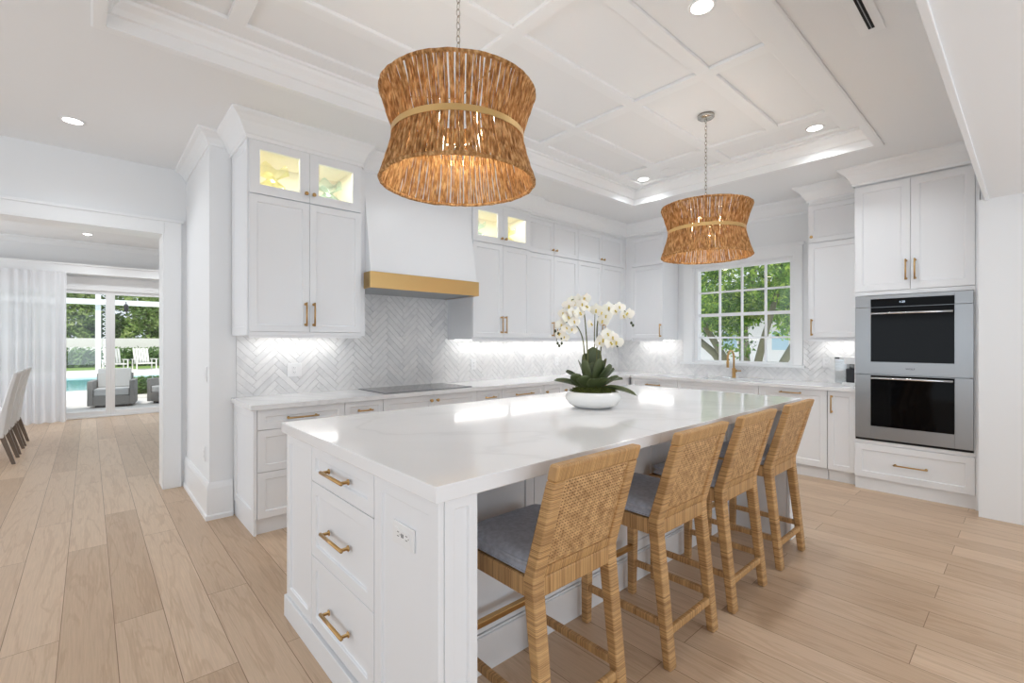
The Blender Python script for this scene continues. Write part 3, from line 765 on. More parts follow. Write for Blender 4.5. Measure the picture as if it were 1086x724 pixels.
# outlets and switches
def plate(name, label, x, y, z_, rz, w=.072, h=.115, kind='outlet', group=None, cat='outlet'):
    t = thing(name, label, cat, (x, y, z_), rz, group)
    obj('cover_plate', MB().box(-w / 2, w / 2, -.006, 0, -h / 2, h / 2), 'plastic', t, bevel=.002)
    if kind == 'rocker':
        obj('rocker', MB().box(-.016, .016, -.009, -.006, -.033, .033), 'plastic', t, bevel=.001)
    elif kind == 'outlet':
        obj('receptacle', MB().box(-.017, .017, -.0085, -.006, -.034, .034), 'plastic', t, bevel=.001)
        s = MB()
        for dz in (-.019, .019): s.box(-.007, -.005, -.0087, -.0084, dz - .005, dz + .005).box(.005, .007, -.0087, -.0084, dz - .004, dz + .004).box(-.0015, .0015, -.0087, -.0084, dz - .012, dz - .009)
        obj('slots', s, 'darkgap', t)
    else:
        obj('receptacle', MB().box(-.048, .048, -.0085, -.006, -.017, .017), 'plastic', t, bevel=.001)
        s = MB()
        for dx in (-.026, .026): s.box(dx - .006, dx + .006, -.0087, -.0084, -.008, -.006).box(dx - .006, dx + .006, -.0087, -.0084, .005, .007).box(dx + .011, dx + .014, -.0087, -.0084, -.002, .002)
        s.box(-.006, -.001, -.0088, -.0084, -.006, .006).box(.002, .007, -.0088, -.0084, -.006, .006)
        obj('slots', s, 'darkgap', t)
    return t


plate('wall_outlet', 'white double outlet on the tiles left of the cooktop', 1.29, 4.188, 1.115, 0, w=.115)
plate('wall_outlet', 'white outlet on the tiles right of the cooktop', 3.19, 4.188, 1.10, 0)
plate('wall_outlet', 'white outlet on the tiles behind the orchid', 4.555, 4.188, 1.10, 0)
plate('wall_outlet', 'white outlet on the tiles between the corner and the window', 5.938, 3.28, 1.10, RW)
plate('wall_outlet', 'white outlet on the tiles beside the coffee maker', 5.938, 1.50, 1.13, RW)
plate('light_switch', 'white light switch on the wall end beside the opening', .68, 4.32, 1.10, RW, kind='rocker', cat='light switch')
plate('wall_outlet', 'white outlet low on the wall end beside the opening', .68, 4.38, .47, RW)
plate('island_outlet', 'white outlet on the near end panel of the island', .7355, 1.321, .747, RW, w=.134, h=.07, kind='h')

# ------------------------------------------------------------------ island
t = thing('kitchen_island', 'large white panelled kitchen island with end drawers', 'kitchen island', (0, 0, 0))
ZI = .907
IX0, IX1, IY0, IY1 = .747, 3.69, 1.53, 2.474
obj('body', MB().box(IX0, IX1, IY0, IY1, .0, ZI - .0005).box(IX0, .865, 1.136, IY0, 0, ZI - .0005).box(3.565, IX1, 1.136, IY0, 0, ZI - .0005), 'cab', t)
def side(x0, x1, z0, z1, fr=.045, t_=.02):    # panel on the near end, local x = -world y
    return shaker(-x1, -x0, z0, z1, fr, t=t_).xf(Matrix.Translation((.727, 0, 0)) @ Matrix.Rotation(RW, 4, 'Z'))
obj('end_panel', side(2.13, 2.474, .105, .905), 'cab', t, bevel=.0015, seg=1)
obj('end_panel', side(1.115, 1.515, .105, .905, .05), 'cab', t, bevel=.0015, seg=1)
for z0, z1 in ((.115, .42), (.42, .745), (.745, .905)):
    d = obj('drawer', side(1.518, 2.127, z0, z1, .05), 'cab', t, bevel=.0015, seg=1)
    hh = pull(d, (-1.825, {.115: .25, .42: .575, .745: .825}[z0]), .215 if z0 > 0 else 0, False, r=.0062); hh.matrix_local = Matrix.Translation((.727, 0, 0)) @ Matrix.Rotation(RW, 4, 'Z')
obj('base_trim', MB().box(.717, .747, 1.105, 2.484, 0, .104).box(.747, .877, 1.105, 1.136, 0, .104), 'cab', t, bevel=.002, seg=1)
obj('base_trim', MB().box(3.553, 3.702, 1.105, 1.136, 0, .125).box(3.69, 3.702, 1.136, 2.484, 0, .125), 'cab', t, bevel=.002, seg=1)
obj('post_panel', shaker(.747, .867, .105, .905, .032).xf(Matrix.Translation((0, 1.115, 0))), 'cab', t, bevel=.0015, seg=1)
obj('post_panel', shaker(3.563, 3.69, .126, .905, .032).xf(Matrix.Translation((0, 1.115, 0))), 'cab', t, bevel=.0015, seg=1)
xs = [.866, 1.5, 1.9, 2.53, 2.93, 3.564]
for i in range(5):
    obj('back_panel', shaker(xs[i], xs[i + 1], .16, .905, .05, t=.015).xf(Matrix.Translation((0, 1.515, 0))), 'cab', t)
obj('skirting', MB().box(.866, 3.564, 1.50, 1.53, 0, .15).box(.866, 3.564, 1.508, 1.53, .15, .158), 'cab', t, bevel=.002, seg=1)
obj('far_door', shaker(-2.4, -1.6, .115, .905).xf(Matrix.Translation((0, 2.494, 0)) @ Matrix.Rotation(pi, 4, 'Z')), 'cab', t)
tag(obj('island_worktop', MB().box(.707, 3.737, 1.097, 2.494, ZI, .955), 'quartz', bevel=.003), 'thick white quartz slab on top of the island', 'countertop')


# ------------------------------------------------------------------ counter stools
def quadbar(a, b_, w0, w1, d0, d1):
    """upright bar from a to b; w along x, d along y"""
    m = MB(); f = lambda p, w, d: [(p[0] - w / 2, p[1] - d / 2, p[2]), (p[0] + w / 2, p[1] - d / 2, p[2]), (p[0] + w / 2, p[1] + d / 2, p[2]), (p[0] - w / 2, p[1] + d / 2, p[2])]
    return m.hexa(f(a, w0, d0), f(b_, w1, d1))


def stool(label):
    # origin: floor, at x centre and y = .975 (rear feet). local y forward to the island
    t = thing('counter_stool', label, 'bar stool', (0, 0, 0), 0, 'woven rattan counter stools along the island')
    hw = .22; q = .0265
    for s in (-1, 1):
        x = s * (hw - q)
        # rear upright: leg + back post, kinked at the seat
        m = MB(); prof = [(.0, .034, .036), (.56, .098, .050), (.60, .098, .050), (.932, .0006, .040)]
        vs = []; fs = []
        for z_, yc, d in prof:
            yy = yc; vs += [(x - q, yy - d / 2, z_), (x + q, yy - d / 2, z_), (x + q, yy + d / 2, z_), (x - q, yy + d / 2, z_)]
        for i in range(3):
            for k in range(4): fs.append((i * 4 + k, i * 4 + (k + 1) % 4, i * 4 + 4 + (k + 1) % 4, i * 4 + 4 + k))
        fs += [(3, 2, 1, 0), (12, 13, 14, 15)]
        m.add(vs, fs); obj('rear_leg', m, 'rz', t, bevel=.008, seg=3)
        obj('front_leg', quadbar((x, .475, 0), (x, .470, .6), .036, .05, .036, .05), 'rz', t, bevel=.006)
        obj('side_rail', MB().hexa([(x - .012, .05, .155), (x + .012, .05, .155), (x + .012, .47, .155), (x - .012, .47, .155)], [(x - .012, .05, .185), (x + .012, .05, .185), (x + .012, .47, .185), (x - .012, .47, .185)]), 'ry', t, bevel=.005)
    obj('seat_front_frame', MB().box(-hw + .003, hw - .003, .445, .492, .535, .6), 'rx', t, bevel=.006)
    obj('seat_rear_frame', MB().box(-hw + .003, hw - .003, .075, .118, .535, .6), 'rx', t, bevel=.006)
    obj('seat_side_frame', MB().box(-hw + .003, -hw + .05, .118, .445, .535, .6), 'ry', t, bevel=.006)
    obj('seat_side_frame', MB().box(hw - .05, hw - .003, .118, .445, .535, .6), 'ry', t, bevel=.006)
    obj('seat_deck', MB().box(-hw + .05, hw - .05, .118, .445, .58, .595), 'cane', t)
    obj('rear_rail', MB().box(-hw + .05, hw - .05, .033, .055, .13, .162), 'rx', t, bevel=.005)
    obj('foot_rest', MB().box(-hw + .03, hw - .03, .455, .480, .245, .268), 'brass', t, bevel=.002)
    # back: top and bottom rails + cane panels follow the lean
    def yb(z_): return .098 + (-.012 - .098) * (z_ - .60) / .375
    def rail(z0, z1, d): return MB().hexa([(-hw + .05, yb(z0) - d / 2, z0), (hw - .05, yb(z0) - d / 2, z0), (hw - .05, yb(z0) + d / 2, z0), (-hw + .05, yb(z0) + d / 2, z0)], [(-hw + .05, yb(z1) - d / 2, z1), (hw - .05, yb(z1) - d / 2, z1), (hw - .05, yb(z1) + d / 2, z1), (-hw + .05, yb(z1) + d / 2, z1)])
    obj('top_rail', MB().hexa([(-hw - .001, yb(.93) - .021, .93), (hw, yb(.93) - .021, .93), (hw, yb(.93) + .021, .93), (-hw, yb(.93) + .021, .93)], [(-hw, yb(.985) - .021, .985), (hw, yb(.985) - .021, .985), (hw, yb(.985) + .021, .985), (-hw, yb(.985) + .021, .985)]), 'rx', t, bevel=.009, seg=3)
    obj('lower_rail', rail(.60, .635, .044), 'rx', t, bevel=.004)
    # woven cane: strands that pass over and under each other
    nx, nz = 25, 27; x0, x1, z0, z1 = -hw + .05, hw - .05, .632, .932
    for off, nm in ((-.013, 'cane_panel'), (.013, 'cane_panel')):
        m = MB(); wx = (x1 - x0) / nx * .24; wz = (z1 - z0) / nz * .27; am = .0007
        for i in range(nx):
            x = x0 + (x1 - x0) * (i + .5) / nx; vs = []; fs = []
            for j in range(nz + 1):
                z_ = z0 + (z1 - z0) * j / nz; y = yb(z_) + off + am * (1 if (i + j) % 2 else -1)
                vs += [(x - wx, y, z_), (x + wx, y, z_)]
            m.add(vs, [(2 * j, 2 * j + 1, 2 * j + 3, 2 * j + 2) for j in range(nz)])
        for j in range(nz):
            z_ = z0 + (z1 - z0) * (j + .5) / nz; vs = []; fs = []
            for i in range(nx + 1):
                x = x0 + (x1 - x0) * i / nx; y = yb(z_) + off + am * (1 if (i + j) % 2 else -1)
                vs += [(x, y, z_ - wz), (x, y, z_ + wz)]
            m.add(vs, [(2 * i, 2 * i + 2, 2 * i + 3, 2 * i + 1) for i in range(nx)])
        o = obj(nm, m, 'cane', t)
        o.modifiers.new('thick', 'SOLIDIFY').thickness = .0012
    obj('cane_shade_sheet', MB().hexa([(x0, yb(z0) - .001, z0), (x1, yb(z0) - .001, z0), (x1, yb(z0) + .001, z0), (x0, yb(z0) + .001, z0)], [(x0, yb(z1) - .001, z1), (x1, yb(z1) - .001, z1), (x1, yb(z1) + .001, z1), (x0, yb(z1) + .001, z1)]), 'hole_shade', t)  # sheet added between the cane layers so the holes look shaded
    # cushion with piping
    c = MB(); L0 = .128; 
    def ring(ins, z_, n=6):
        xa, xb, ya, yb_ = -hw + .012 + ins, hw - .012 - ins, .10 + ins, .485 - ins; r = .035; out = []
        for cx, cy, a0 in ((xb - r, ya + r, -pi / 2), (xb - r, yb_ - r, 0), (xa + r, yb_ - r, pi / 2), (xa + r, ya + r, pi)):
            for k in range(n): a = a0 + pi / 2 * k / (n - 1); out.append((cx + r * cos(a), cy + r * sin(a), z_))
        return out
    levels = [(.02, .6005), (.004, .606), (.0, .614), (.006, .622), (.002, .630), (-.002, .638), (.004, .644), (.012, .652), (.05, .658), (.12, .661)]
    n = 24; vs = []
    for ins, z_ in levels: vs += ring(ins, z_)
    fs = [tuple(range(n))[::-1], tuple((len(levels) - 1) * n + k for k in range(n))]
    for i in range(len(levels) - 1):
        for k in range(n): fs.append((i * n + k, i * n + (k + 1) % n, (i + 1) * n + (k + 1) % n, (i + 1) * n + k))
    c.add(vs, fs, True); cu = obj('cushion', c, 'cushion', t)
    obj('piping', MB().tube(ring(.0, .641), .0035, 6, closed=True).tube(ring(.0, .609), .0035, 6, closed=True), 'cushion', cu)
    return t


st = [(1.035, 'rattan counter stool nearest the camera, at the drawer end of the island'),
      (1.765, 'second rattan counter stool from the camera'),
      (2.375, 'third rattan counter stool from the camera'),
      (3.03, 'rattan counter stool farthest away, at the oven end of the island')]
proto = stool(st[0][1])
for i, (x, lab) in enumerate(st):
    o = proto if i == 0 else copy_tree(proto)
    o.location = (x + .22, .975, 0); o['label'] = lab


# ------------------------------------------------------------------ pendants
def pendant(label, x, y, zb, zt, seed):
    random.seed(seed)
    t = thing('pendant_light', label, 'pendant light', (x, y, zb), 0, 'woven rope drum pendants over the island')
    H = zt - zb; RT, RM = .328, .272; zm = H * .51
    def rad(z_):
        u = abs(z_ - zm) / (zm if z_ < zm else H - zm)
        return RM + (RT - RM) * u ** 1.15
    n = 148; m = MB()
    for i in range(n):
        a = 2 * pi * (i + random.uniform(-.22, .22)) / n
        r0 = random.uniform(.0050, .0068)
        pts = []; rr = []
        ph = random.uniform(0, 6)
        for k in range(15):
            z_ = H * k / 14; aa = a + .004 * sin(ph + k * .45) + random.uniform(-.001, .001)
            r = rad(z_) + .0025 * sin(ph * 2 + k * 1.3); pts.append((r * cos(aa), r * sin(aa), z_)); rr.append(r0 * random.uniform(.86, 1.14))
        m.tube(pts, rr, 5, cap=False)
    obj('rope_strands', m, 'rope', t)
    for zz, nm in ((0, 'bottom_rim'), (H, 'top_rim')):
        q = [(RT * (1 + random.uniform(-.006, .006)) * cos(2 * pi * k / 90), RT * sin(2 * pi * k / 90), zz + random.uniform(-.0015, .0015)) for k in range(90)]
        obj(nm, MB().tube(q, [.0085 * random.uniform(.8, 1.15) for _ in q], 7, closed=True), 'rope', t)
    bb_ = MB().lathe([(RM + .009, zm - .0125), (RM + .0125, zm - .0125), (RM + .0125, zm + .0125), (RM + .009, zm + .0125)], 72, closed=True); bb_.sm = [False] * len(bb_.sm); obj('brass_band', bb_, 'hoodbrass', t)
    fr = MB().tube([(0, 0, H * .42), (0, 0, H + .03)], .006, 8)
    for k in range(3):
        a = 2 * pi * k / 3 + .4; fr.tube([(0, 0, H - .01), (.31 * cos(a), .31 * sin(a), H - .01)], .003, 6)
    for k in range(4):
        a = 2 * pi * k / 4 + R(48) + pi / 4; px, py = .115 * cos(a), .115 * sin(a)
        fr.tube([(0, 0, H * .44), (px * .6, py * .6, H * .38), (px, py, H * .42)], .004, 6)
    obj('lamp_frame', fr, 'nickel', t)
    for k in range(4):
        a = 2 * pi * k / 4 + R(48) + pi / 4; px, py = .115 * cos(a), .115 * sin(a)
        obj('candle_sleeve', MB().lathe([(.0001, 0), (.011, 0), (.011, .06), (.0001, .06)], 10, (px, py, H * .42)), 'ceramic', t)
        b = obj('bulb', MB().lathe([(.0001, .0), (.007, .003), (.014, .022), (.0155, .035), (.011, .055), (.003, .078), (.0001, .082)], 12, (px, py, H * .42 + .061)), 'glowwarm', t)
    l = lamp('bulb_lamp', 'POINT', (0, 0, H * .42 + .08), 7, (1, .93, .82), shadow_soft_size=.05); l.parent = t
    zc = ZT - zb
    obj('canopy', MB().lathe([(.0001, zc - .001), (.062, zc - .001), (.062, zc - .022), (.052, zc - .030), (.0001, zc - .034)], 28), 'nickel', t)
    ch = MB(); z0 = H + .028; L = .036; k = 0
    while z0 < zc - .03:
        s = min(L, zc - .03 - z0 + .004); loop = []
        for j in range(12):
            a = 2 * pi * j / 12; u, v = .0085 * cos(a), s / 2 + (s / 2) * sin(a)
            loop.append((u if k % 2 else 0, 0 if k % 2 else u, z0 + v))
        ch.tube(loop, .0021, 5, closed=True); z0 += L * .80; k += 1
    obj('chain', ch, 'nickel', t)
    return t


pendant('large woven rope pendant hanging nearest the camera', 1.19, 1.67, 2.042, 2.417, 3)
pendant('woven rope pendant hanging farther off, in front of the window', 3.575, 1.71, 2.018, 2.395, 7)


# ------------------------------------------------------------------ recessed lights, speaker, vent
def downlight(x, y, z_, label, e=14, r=.055):
    t = thing('recessed_light', label, 'ceiling light', (x, y, z_), 0, 'recessed ceiling downlights')
    obj('trim_ring', MB().lathe([(r, -.0005), (r + .016, -.0005), (r + .015, -.005), (r, -.004)], 28, closed=True), 'trim', t)
    obj('lens', MB().lathe([(.0001, -.002), (r - .0005, -.002), (r - .0005, -.0005), (.0001, -.0005)], 24), 'glowwhite', t)
    l = lamp('downlight_lamp', 'SPOT', (0, 0, -.02), e, (.92, .965, 1), (0, 0, 0), spot_size=R(144), spot_blend=.9, shadow_soft_size=.06); l.parent = t


DL = 44
downlight(-.089, 4.648, ZC, 'round downlight in the flat ceiling near the dining room opening', 20)
downlight(4.48, 2.84, ZT, 'round downlight in the far corner coffer of the tray', DL)
downlight(4.46, 1.21, ZT, 'round downlight in the tray coffer nearest the ovens', DL)
downlight(2.40, 1.17, ZT, 'large-looking round downlight in the tray at the top edge', DL)
downlight(2.40, 2.83, ZT, 'round downlight in the tray behind the near pendant', 22)
downlight(-.02, 10.3, 3.1, 'round downlight in the dining room ceiling', DL)
downlight(.985, 10.3, 3.1, 'dining room downlight at the jamb edge', DL)
t = thing('ceiling_speaker', 'round white speaker grille in the tray ceiling', 'speaker', (4.49, 2.50, ZT))
obj('grille', MB().lathe([(.0001, -.004), (.105, -.004), (.112, -.003), (.112, -.0005), (.0001, -.0005)], 36), 'ceil', t)
obj('speaker_ring', MB().lathe([(.112, -.0005), (.118, -.0005), (.118, -.006), (.112, -.006)], 36, closed=True), 'trim', t)
t = thing('air_vent', 'white ceiling air vent with one long black slot, beside the dropped soffit', 'air vent', (2.5, .55, ZC))
obj('vent_plate', MB().box(-.5, .50, -.05, .055, -.006, -.0005), 'trim', t, bevel=.002)
obj('slot', MB().box(-.46, .45, -.014, .012, -.0075, -.006), 'slot', t)
obj('slot_blade', MB().box(-.46, .45, -.003, .001, -.0085, -.0074), 'steel', t)

# ------------------------------------------------------------------ orchid bowl
random.seed(11)
OC = (2.285, 1.80, .955)
t = thing('potted_orchid', 'white orchids in a low white ceramic bowl on the island', 'plant', OC)
obj('bowl', MB().lathe([(.0001, 0), (.09, 0), (.108, .004), (.145, .022), (.166, .05), (.168, .068), (.158, .088), (.146, .098), (.140, .099), (.142, .088), (.150, .066), (.13, .03), (.0001, .02)], 48), 'ceramic', t)
m = MB()
for i in range(420):
    a = random.uniform(0, 2 * pi); r = .13 * math.sqrt(random.random()); h0 = .092 + .03 * (1 - (r / .14) ** 2); p0 = Vector((r * cos(a), r * sin(a), h0))
    pts = [p0, p0 + Vector((random.uniform(-.02, .02), random.uniform(-.02, .02), random.uniform(.002, .014))), p0 + Vector((random.uniform(-.03, .03), random.uniform(-.03, .03), random.uniform(-.006, .006)))]
    m.tube(pts, .0016, 4)
m.lathe([(.0001, .115), (.07, .108), (.12, .092), (.138, .080)], 24)
obj('moss', m, 'moss', t)
fw = Vector((cos(R(48)), sin(R(48)), 0)); rt = Vector((sin(R(48)), -cos(R(48)), 0))


def leaf(az, L, w0, rise, droop, base_r=.02, zb=.105, name='leaf'):
    """az measured from picture-right, counter-clockwise away from the viewer"""
    w = w0 * 1.25; d = rt * cos(az) + fw * sin(az); roll = random.uniform(.35, .9) * (1 if cos(az) < 0 else -1) * abs(cos(az)); s = Vector((0, 0, 1)).cross(d); s = Matrix.Rotation(roll, 3, d) @ s; vs = []; fs = []; n = 12
    for i in range(n + 1):
        u = i / n; p = d * (base_r + L * (u * cos(rise) - .08 * u * u)) + Vector((0, 0, zb + L * (u * sin(rise) - droop * u * u)))
        ww = .5 * w * (.35 + .65 * min(1, u * 3)) * math.sqrt(max(0, 1 - u ** 4)) + .0004
        cup = .22 * ww
        nrm = Vector((0, 0, 1))
        for k in (-1, -.5, 0, .5, 1): vs.append(p + s * (ww * k) + nrm * (cup * abs(k)) )
    for i in range(n):
        for k in range(4): fs.append((i * 5 + k, i * 5 + k + 1, i * 5 + 6 + k, i * 5 + 5 + k))
    o = obj(name, MB().add(vs, fs, True), 'orchleaf', t); o.modifiers.new('thick', 'SOLIDIFY').thickness = .0022
    return o


for a in [(180, .235, .060, 24, .32), (165, .21, .065, 45, .42), (200, .17, .072, 38, .30), (225, .17, .075, 42, .42), (265, .15, .07, 42, .35), (300, .16, .07, 40, .35),
          (340, .17, .065, 36, .25), (2, .19, .06, 52, .35), (-8, .24, .055, 12, .55), (20, .22, .055, 30, .45), (120, .22, .075, 74, .1), (80, .25, .08, 82, .08), (60, .24, .08, 80, .1),
          (30, .21, .07, 66, .2), (150, .2, .07, 66, .2), (-30, .20, .07, 58, .28), (215, .20, .065, 70, .2), (260, .17, .07, 76, .1), (-60, .20, .075, 70, .15)]:
    leaf(R(a[0]), a[1] * 1.12, a[2], R(a[3]), a[4] * .6)
def P(r, z_, f=0): return rt * r + fw * f + Vector((0, 0, z_))
stems = [[P(-.02, .10), P(-.03, .30), P(-.045, .50), P(-.06, .60), P(-.10, .655), P(-.155, .64), P(-.20, .57)],
         [P(-.03, .10, .02), P(-.045, .28, .02), P(-.06, .42, .02), P(-.10, .50, .02), P(-.155, .52, .02), P(-.205, .46, .02), P(-.22, .40, .02)],
         [P(.03, .10, .03), P(.03, .35, .03), P(.035, .52, .03), P(.07, .60, .03), P(.13, .63, .03), P(.19, .60, .03), P(.235, .54, .03)],
         [P(.04, .10), P(.045, .28), P(.055, .40), P(.085, .46), P(.115, .45), P(.14, .40)],
         [P(.025, .10, .05), P(.018, .4, .05), P(.022, .58, .05)]]
for s in stems:
    pts = [Vector(p) for p in s]; out = []
    for i in range(len(pts) - 1):
        p0, p1, p2, p3 = pts[max(i - 1, 0)], pts[i], pts[i + 1], pts[min(i + 2, len(pts) - 1)]
        for k in range(5):
            u = k / 5; out.append(.5 * (2 * p1 + (p2 - p0) * u + (2 * p0 - 5 * p1 + 4 * p2 - p3) * u * u + (3 * p1 - p0 - 3 * p2 + p3) * u ** 3))
    out.append(pts[-1]); k = len(out)
    obj('stem', MB().tube(out, [.0048 * (1 - .6 * i / k) for i in range(k)], 7), 'stem', t)


def flower_mesh():
    m = MB()
    def petal(a, L, w, bend):
        d = Vector((cos(a), sin(a), 0)); s = Vector((-sin(a), cos(a), 0)); vs = []; n = 6
        for i in range(n + 1):
            u = i / n; ww = w * max(.06, sin(pi * (u * .86 + .1)) ** .7) if i < n else w * .12
            for k in (-1, 0, 1): vs.append(d * L * u + s * ww * .5 * k + Vector((0, 0, bend * u * u - .12 * ww * abs(k))))
        fs = []
        for i in range(n):
            for k in range(2): fs.append((i * 3 + k, i * 3 + k + 1, i * 3 + 4 + k, i * 3 + 3 + k))
        m.add(vs, fs, True)
    petal(0, .035, .042, -.006); petal(pi, .035, .042, -.006); petal(pi / 2, .033, .024, -.008); petal(-pi / 2 + .75, .032, .022, -.01); petal(-pi / 2 - .75, .032, .022, -.01)
    return m


def throat_mesh():
    return MB().lathe([(.0001, .008), (.003, .008), (.0045, .004), (.004, 0)], 8).tube([(0, -.002, .004), (0, -.010, .010), (0, -.013, .004)], [.003, .005, .002], 6)


fm = flower_mesh(); tm = throat_mesh(); f0 = None
spots = [(-.07, .655, -.03), (-.11, .66, -.02), (-.15, .645, -.03), (-.185, .60, -.02), (-.125, .605, -.04), (-.085, .60, -.04), (-.155, .575, -.03), (-.12, .55, -.045), (-.195, .53, -.01), (-.165, .51, -.03), (-.13, .50, -.03), (-.20, .475, .0), (-.175, .455, -.01),
         (-.045, .64, -.02), (-.05, .69, -.01), (-.015, .535, -.02), (.02, .62, .0), (.055, .605, .0), (.08, .585, -.01), (.10, .635, .01), (.135, .615, 0), (.165, .64, .01), (.185, .585, 0), (.215, .60, .01), (.06, .555, .0),
         (.06, .44, -.02), (.085, .475, -.02), (.115, .455, -.03), (.04, .42, -.01), (.14, .425, -.02), (.10, .42, -.03), (-.09, .68, 0), (-.13, .675, 0)]
for i, (r, z_, f) in enumerate(spots):
    if f0 is None:
        f0 = obj('flower', fm, 'petal', t); th0 = obj('flower_throat', tm, 'petalc', f0); fl = f0
    else:
        fl = f0.copy(); COL.objects.link(fl); fl.parent = t; th = th0.copy(); COL.objects.link(th); th.parent = fl
    dirv = (-fw * random.uniform(.5, 1) + rt * random.uniform(-.8, .8) + Vector((0, 0, random.uniform(-.35, .5)))).normalized()
    fl.rotation_euler = (dirv.to_track_quat('Z', 'Y')).to_euler(); fl.location = P(r, z_ - .028, f); s = random.uniform(.95, 1.3); fl.scale = (s, s, s)
b0 = None
for (r, z_) in ((-.222, .50), (-.23, .475), (-.21, .46), (-.215, .40), (-.205, .385), (-.19, .40), (-.19, .43), (.235, .525), (.245, .51), (.15, .385), (.143, .40)):
    if b0 is None: b0 = obj('bud', MB().lathe([(.0001, -.010), (.006, -.006), (.008, 0), (.006, .007), (.0001, .011)], 10), 'bud', t); bo = b0
    else: bo = b0.copy(); COL.objects.link(bo); bo.parent = t
    bo.location = P(r, z_ - .012, 0)


# ------------------------------------------------------------------ vases in the glass cabinets
def vase(x, y, z_, mat, label, s=1.0):
    prof = [(.0001, 0), (.05, 0), (.085, .02), (.105, .06), (.095, .10), (.055, .135), (.035, .15), (.05, .165), (.09, .20), (.12, .225), (.116, .226), (.086, .203), (.046, .168), (.031, .15), (.05, .132), (.091, .098), (.1, .06), (.081, .024), (.0001, .006)]
    mb = MB().lathe([(r * s, z * s) for r, z in prof], 40)
    vs = []
    for v in mb.v:     # ruffled lip
        r = math.hypot(v[0], v[1]); a = math.atan2(v[1], v[0]); k = max(0, (v[2] / s - .17) / .055); vs.append((v[0], v[1], v[2] + k * .028 * s * sin(5 * a)))
    mb.v = vs
    return tag(obj('glass_vase', mb, mat, loc=(x, y, z_)), label, 'vase', 'ruffled glass vases in the lit cabinets')


vase(1.035, 3.88, 2.431, 'greenglass', 'yellow-green ruffled glass vase in the lit cabinet left of the hood')
vase(1.46, 3.88, 2.431, 'blueglass', 'aqua ruffled glass vase in the lit cabinet left of the hood', .92)
vase(3.03, 3.94, 2.391, 'blueglass', 'aqua ruffled glass vase in the lit cabinet right of the hood', .9)
vase(3.46, 3.94, 2.391, 'greenglass', 'yellow-green ruffled glass vase in the lit cabinet right of the hood', .9)
for (x, y, z_) in ((1.05, 3.85, 2.76), (1.45, 3.85, 2.76), (3.05, 3.9, 2.72), (3.45, 3.9, 2.72)):
    lamp('cabinet_puck_lamp', 'AREA', (x, y, z_), 1.3, (1, .92, .76), shape='DISK', size=.10)

# ------------------------------------------------------------------ dining room
DZ = 3.10
struct('ceiling_dining', MB().box(-4, 3, 5.6, 11.4, DZ, DZ + .1), 'ceil', 'white dining room ceiling')
DX0, DX1, DH = -2.95, 2.4, 2.30
struct('wall_dining_back', MB().box(-4, DX0, 11.2, 11.4, 0, DZ).box(DX1, 3, 11.2, 11.4, 0, DZ).box(DX0, DX1, 11.2, 11.4, DH, DZ), 'wall', 'white wall around the sliding door')
struct('wall_dining_right', MB().box(2.9, 3.0, 5.6, 11.2, 0, DZ), 'wall', 'white right wall of the dining room')
struct('wall_dining_left', MB().box(-4, -3.9, 5.6, 11.2, 0, DZ), 'wall', 'white left wall of the dining room')
struct('trim_10', MB().box(-3.9, 2.9, 10.98, 11.2, 2.52, 2.68).box(-3.9, 2.9, 10.96, 11.2, 2.66, 2.69), 'trim', 'white pelmet over the dining room glazing', bevel=.004)
dcr = [(0, DZ - .10), (.01, DZ - .10), (.05, DZ - .04), (.09, DZ - .012), (.09, DZ), (0, DZ)]
struct('trim_11', MB().sweep([(-3.9, 11.2), (2.9, 11.2)], [(-a, z_) for a, z_ in dcr]), 'trim', 'white crown moulding of the dining room')
dr = bpy.data.objects.new('door_1', None); COL.objects.link(dr); dr.location = (.9, 11.2, 0); dr['kind'] = 'structure'; dr['label'] = 'white framed sliding glass door to the patio'; dr['category'] = 'door'
def rd(mb): return mb.xf(Matrix.Translation((-.9, -11.2, 0)))
m = MB().box(DX0, DX1, 11.17, 11.35, 0, .03).box(DX0, DX1, 11.18, 11.35, 2.26, DH + .19).box(DX0, DX0 + .07, 11.19, 11.35, .03, 2.26).box(DX1 - .07, DX1, 11.19, 11.35, .03, 2.26)
obj('door_frame', rd(m), 'trim', dr, bevel=.004)
for (a, b_) in ((DX0 + .07, -1.65), (-1.65, -.36), (-.36, .285), (.285, 1.30), (1.30, DX1 - .07)):
    q = MB().box(a, a + .065, 11.21, 11.25, .03, 2.26).box(b_ - .065, b_, 11.21, 11.25, .03, 2.26).box(a + .065, b_ - .065, 11.21, 11.25, .03, .11).box(a + .065, b_ - .065, 11.21, 11.25, 2.20, 2.26)
    s = obj('sash', rd(q), 'trim', dr, bevel=.004)
    obj('glass_pane', rd(MB().box(a + .065, b_ - .065, 11.228, 11.232, .11, 2.20)), 'glass', s)
# curtain
m = MB(); n = 260; vs = []; x0, x1 = -2.9, -.285
for i in range(n + 1):
    u = i / n; x = x0 + (x1 - x0) * u; y = 10.88 + .035 * sin(u * 2 * pi * 24 + .8 * sin(u * 30)) + .01 * sin(u * 190)
    vs += [(x, y, .015 + .012 * sin(u * 120)), (x, y + .004, 1.3), (x, y * .2 + 10.9 * .8, 2.52)]
m.add(vs, [(3 * i + k, 3 * i + 3 + k, 3 * i + 4 + k, 3 * i + 1 + k) for i in range(n) for k in (0, 1)], True)
tag(obj('sheer_curtain', m, 'sheer'), 'floor-length sheer white curtain left of the sliding door', 'curtain')
struct('baseboard_dining', MB().box(-3.9, DX0, 11.18, 11.2, 0, .2), 'trim', 'white dining room baseboard')


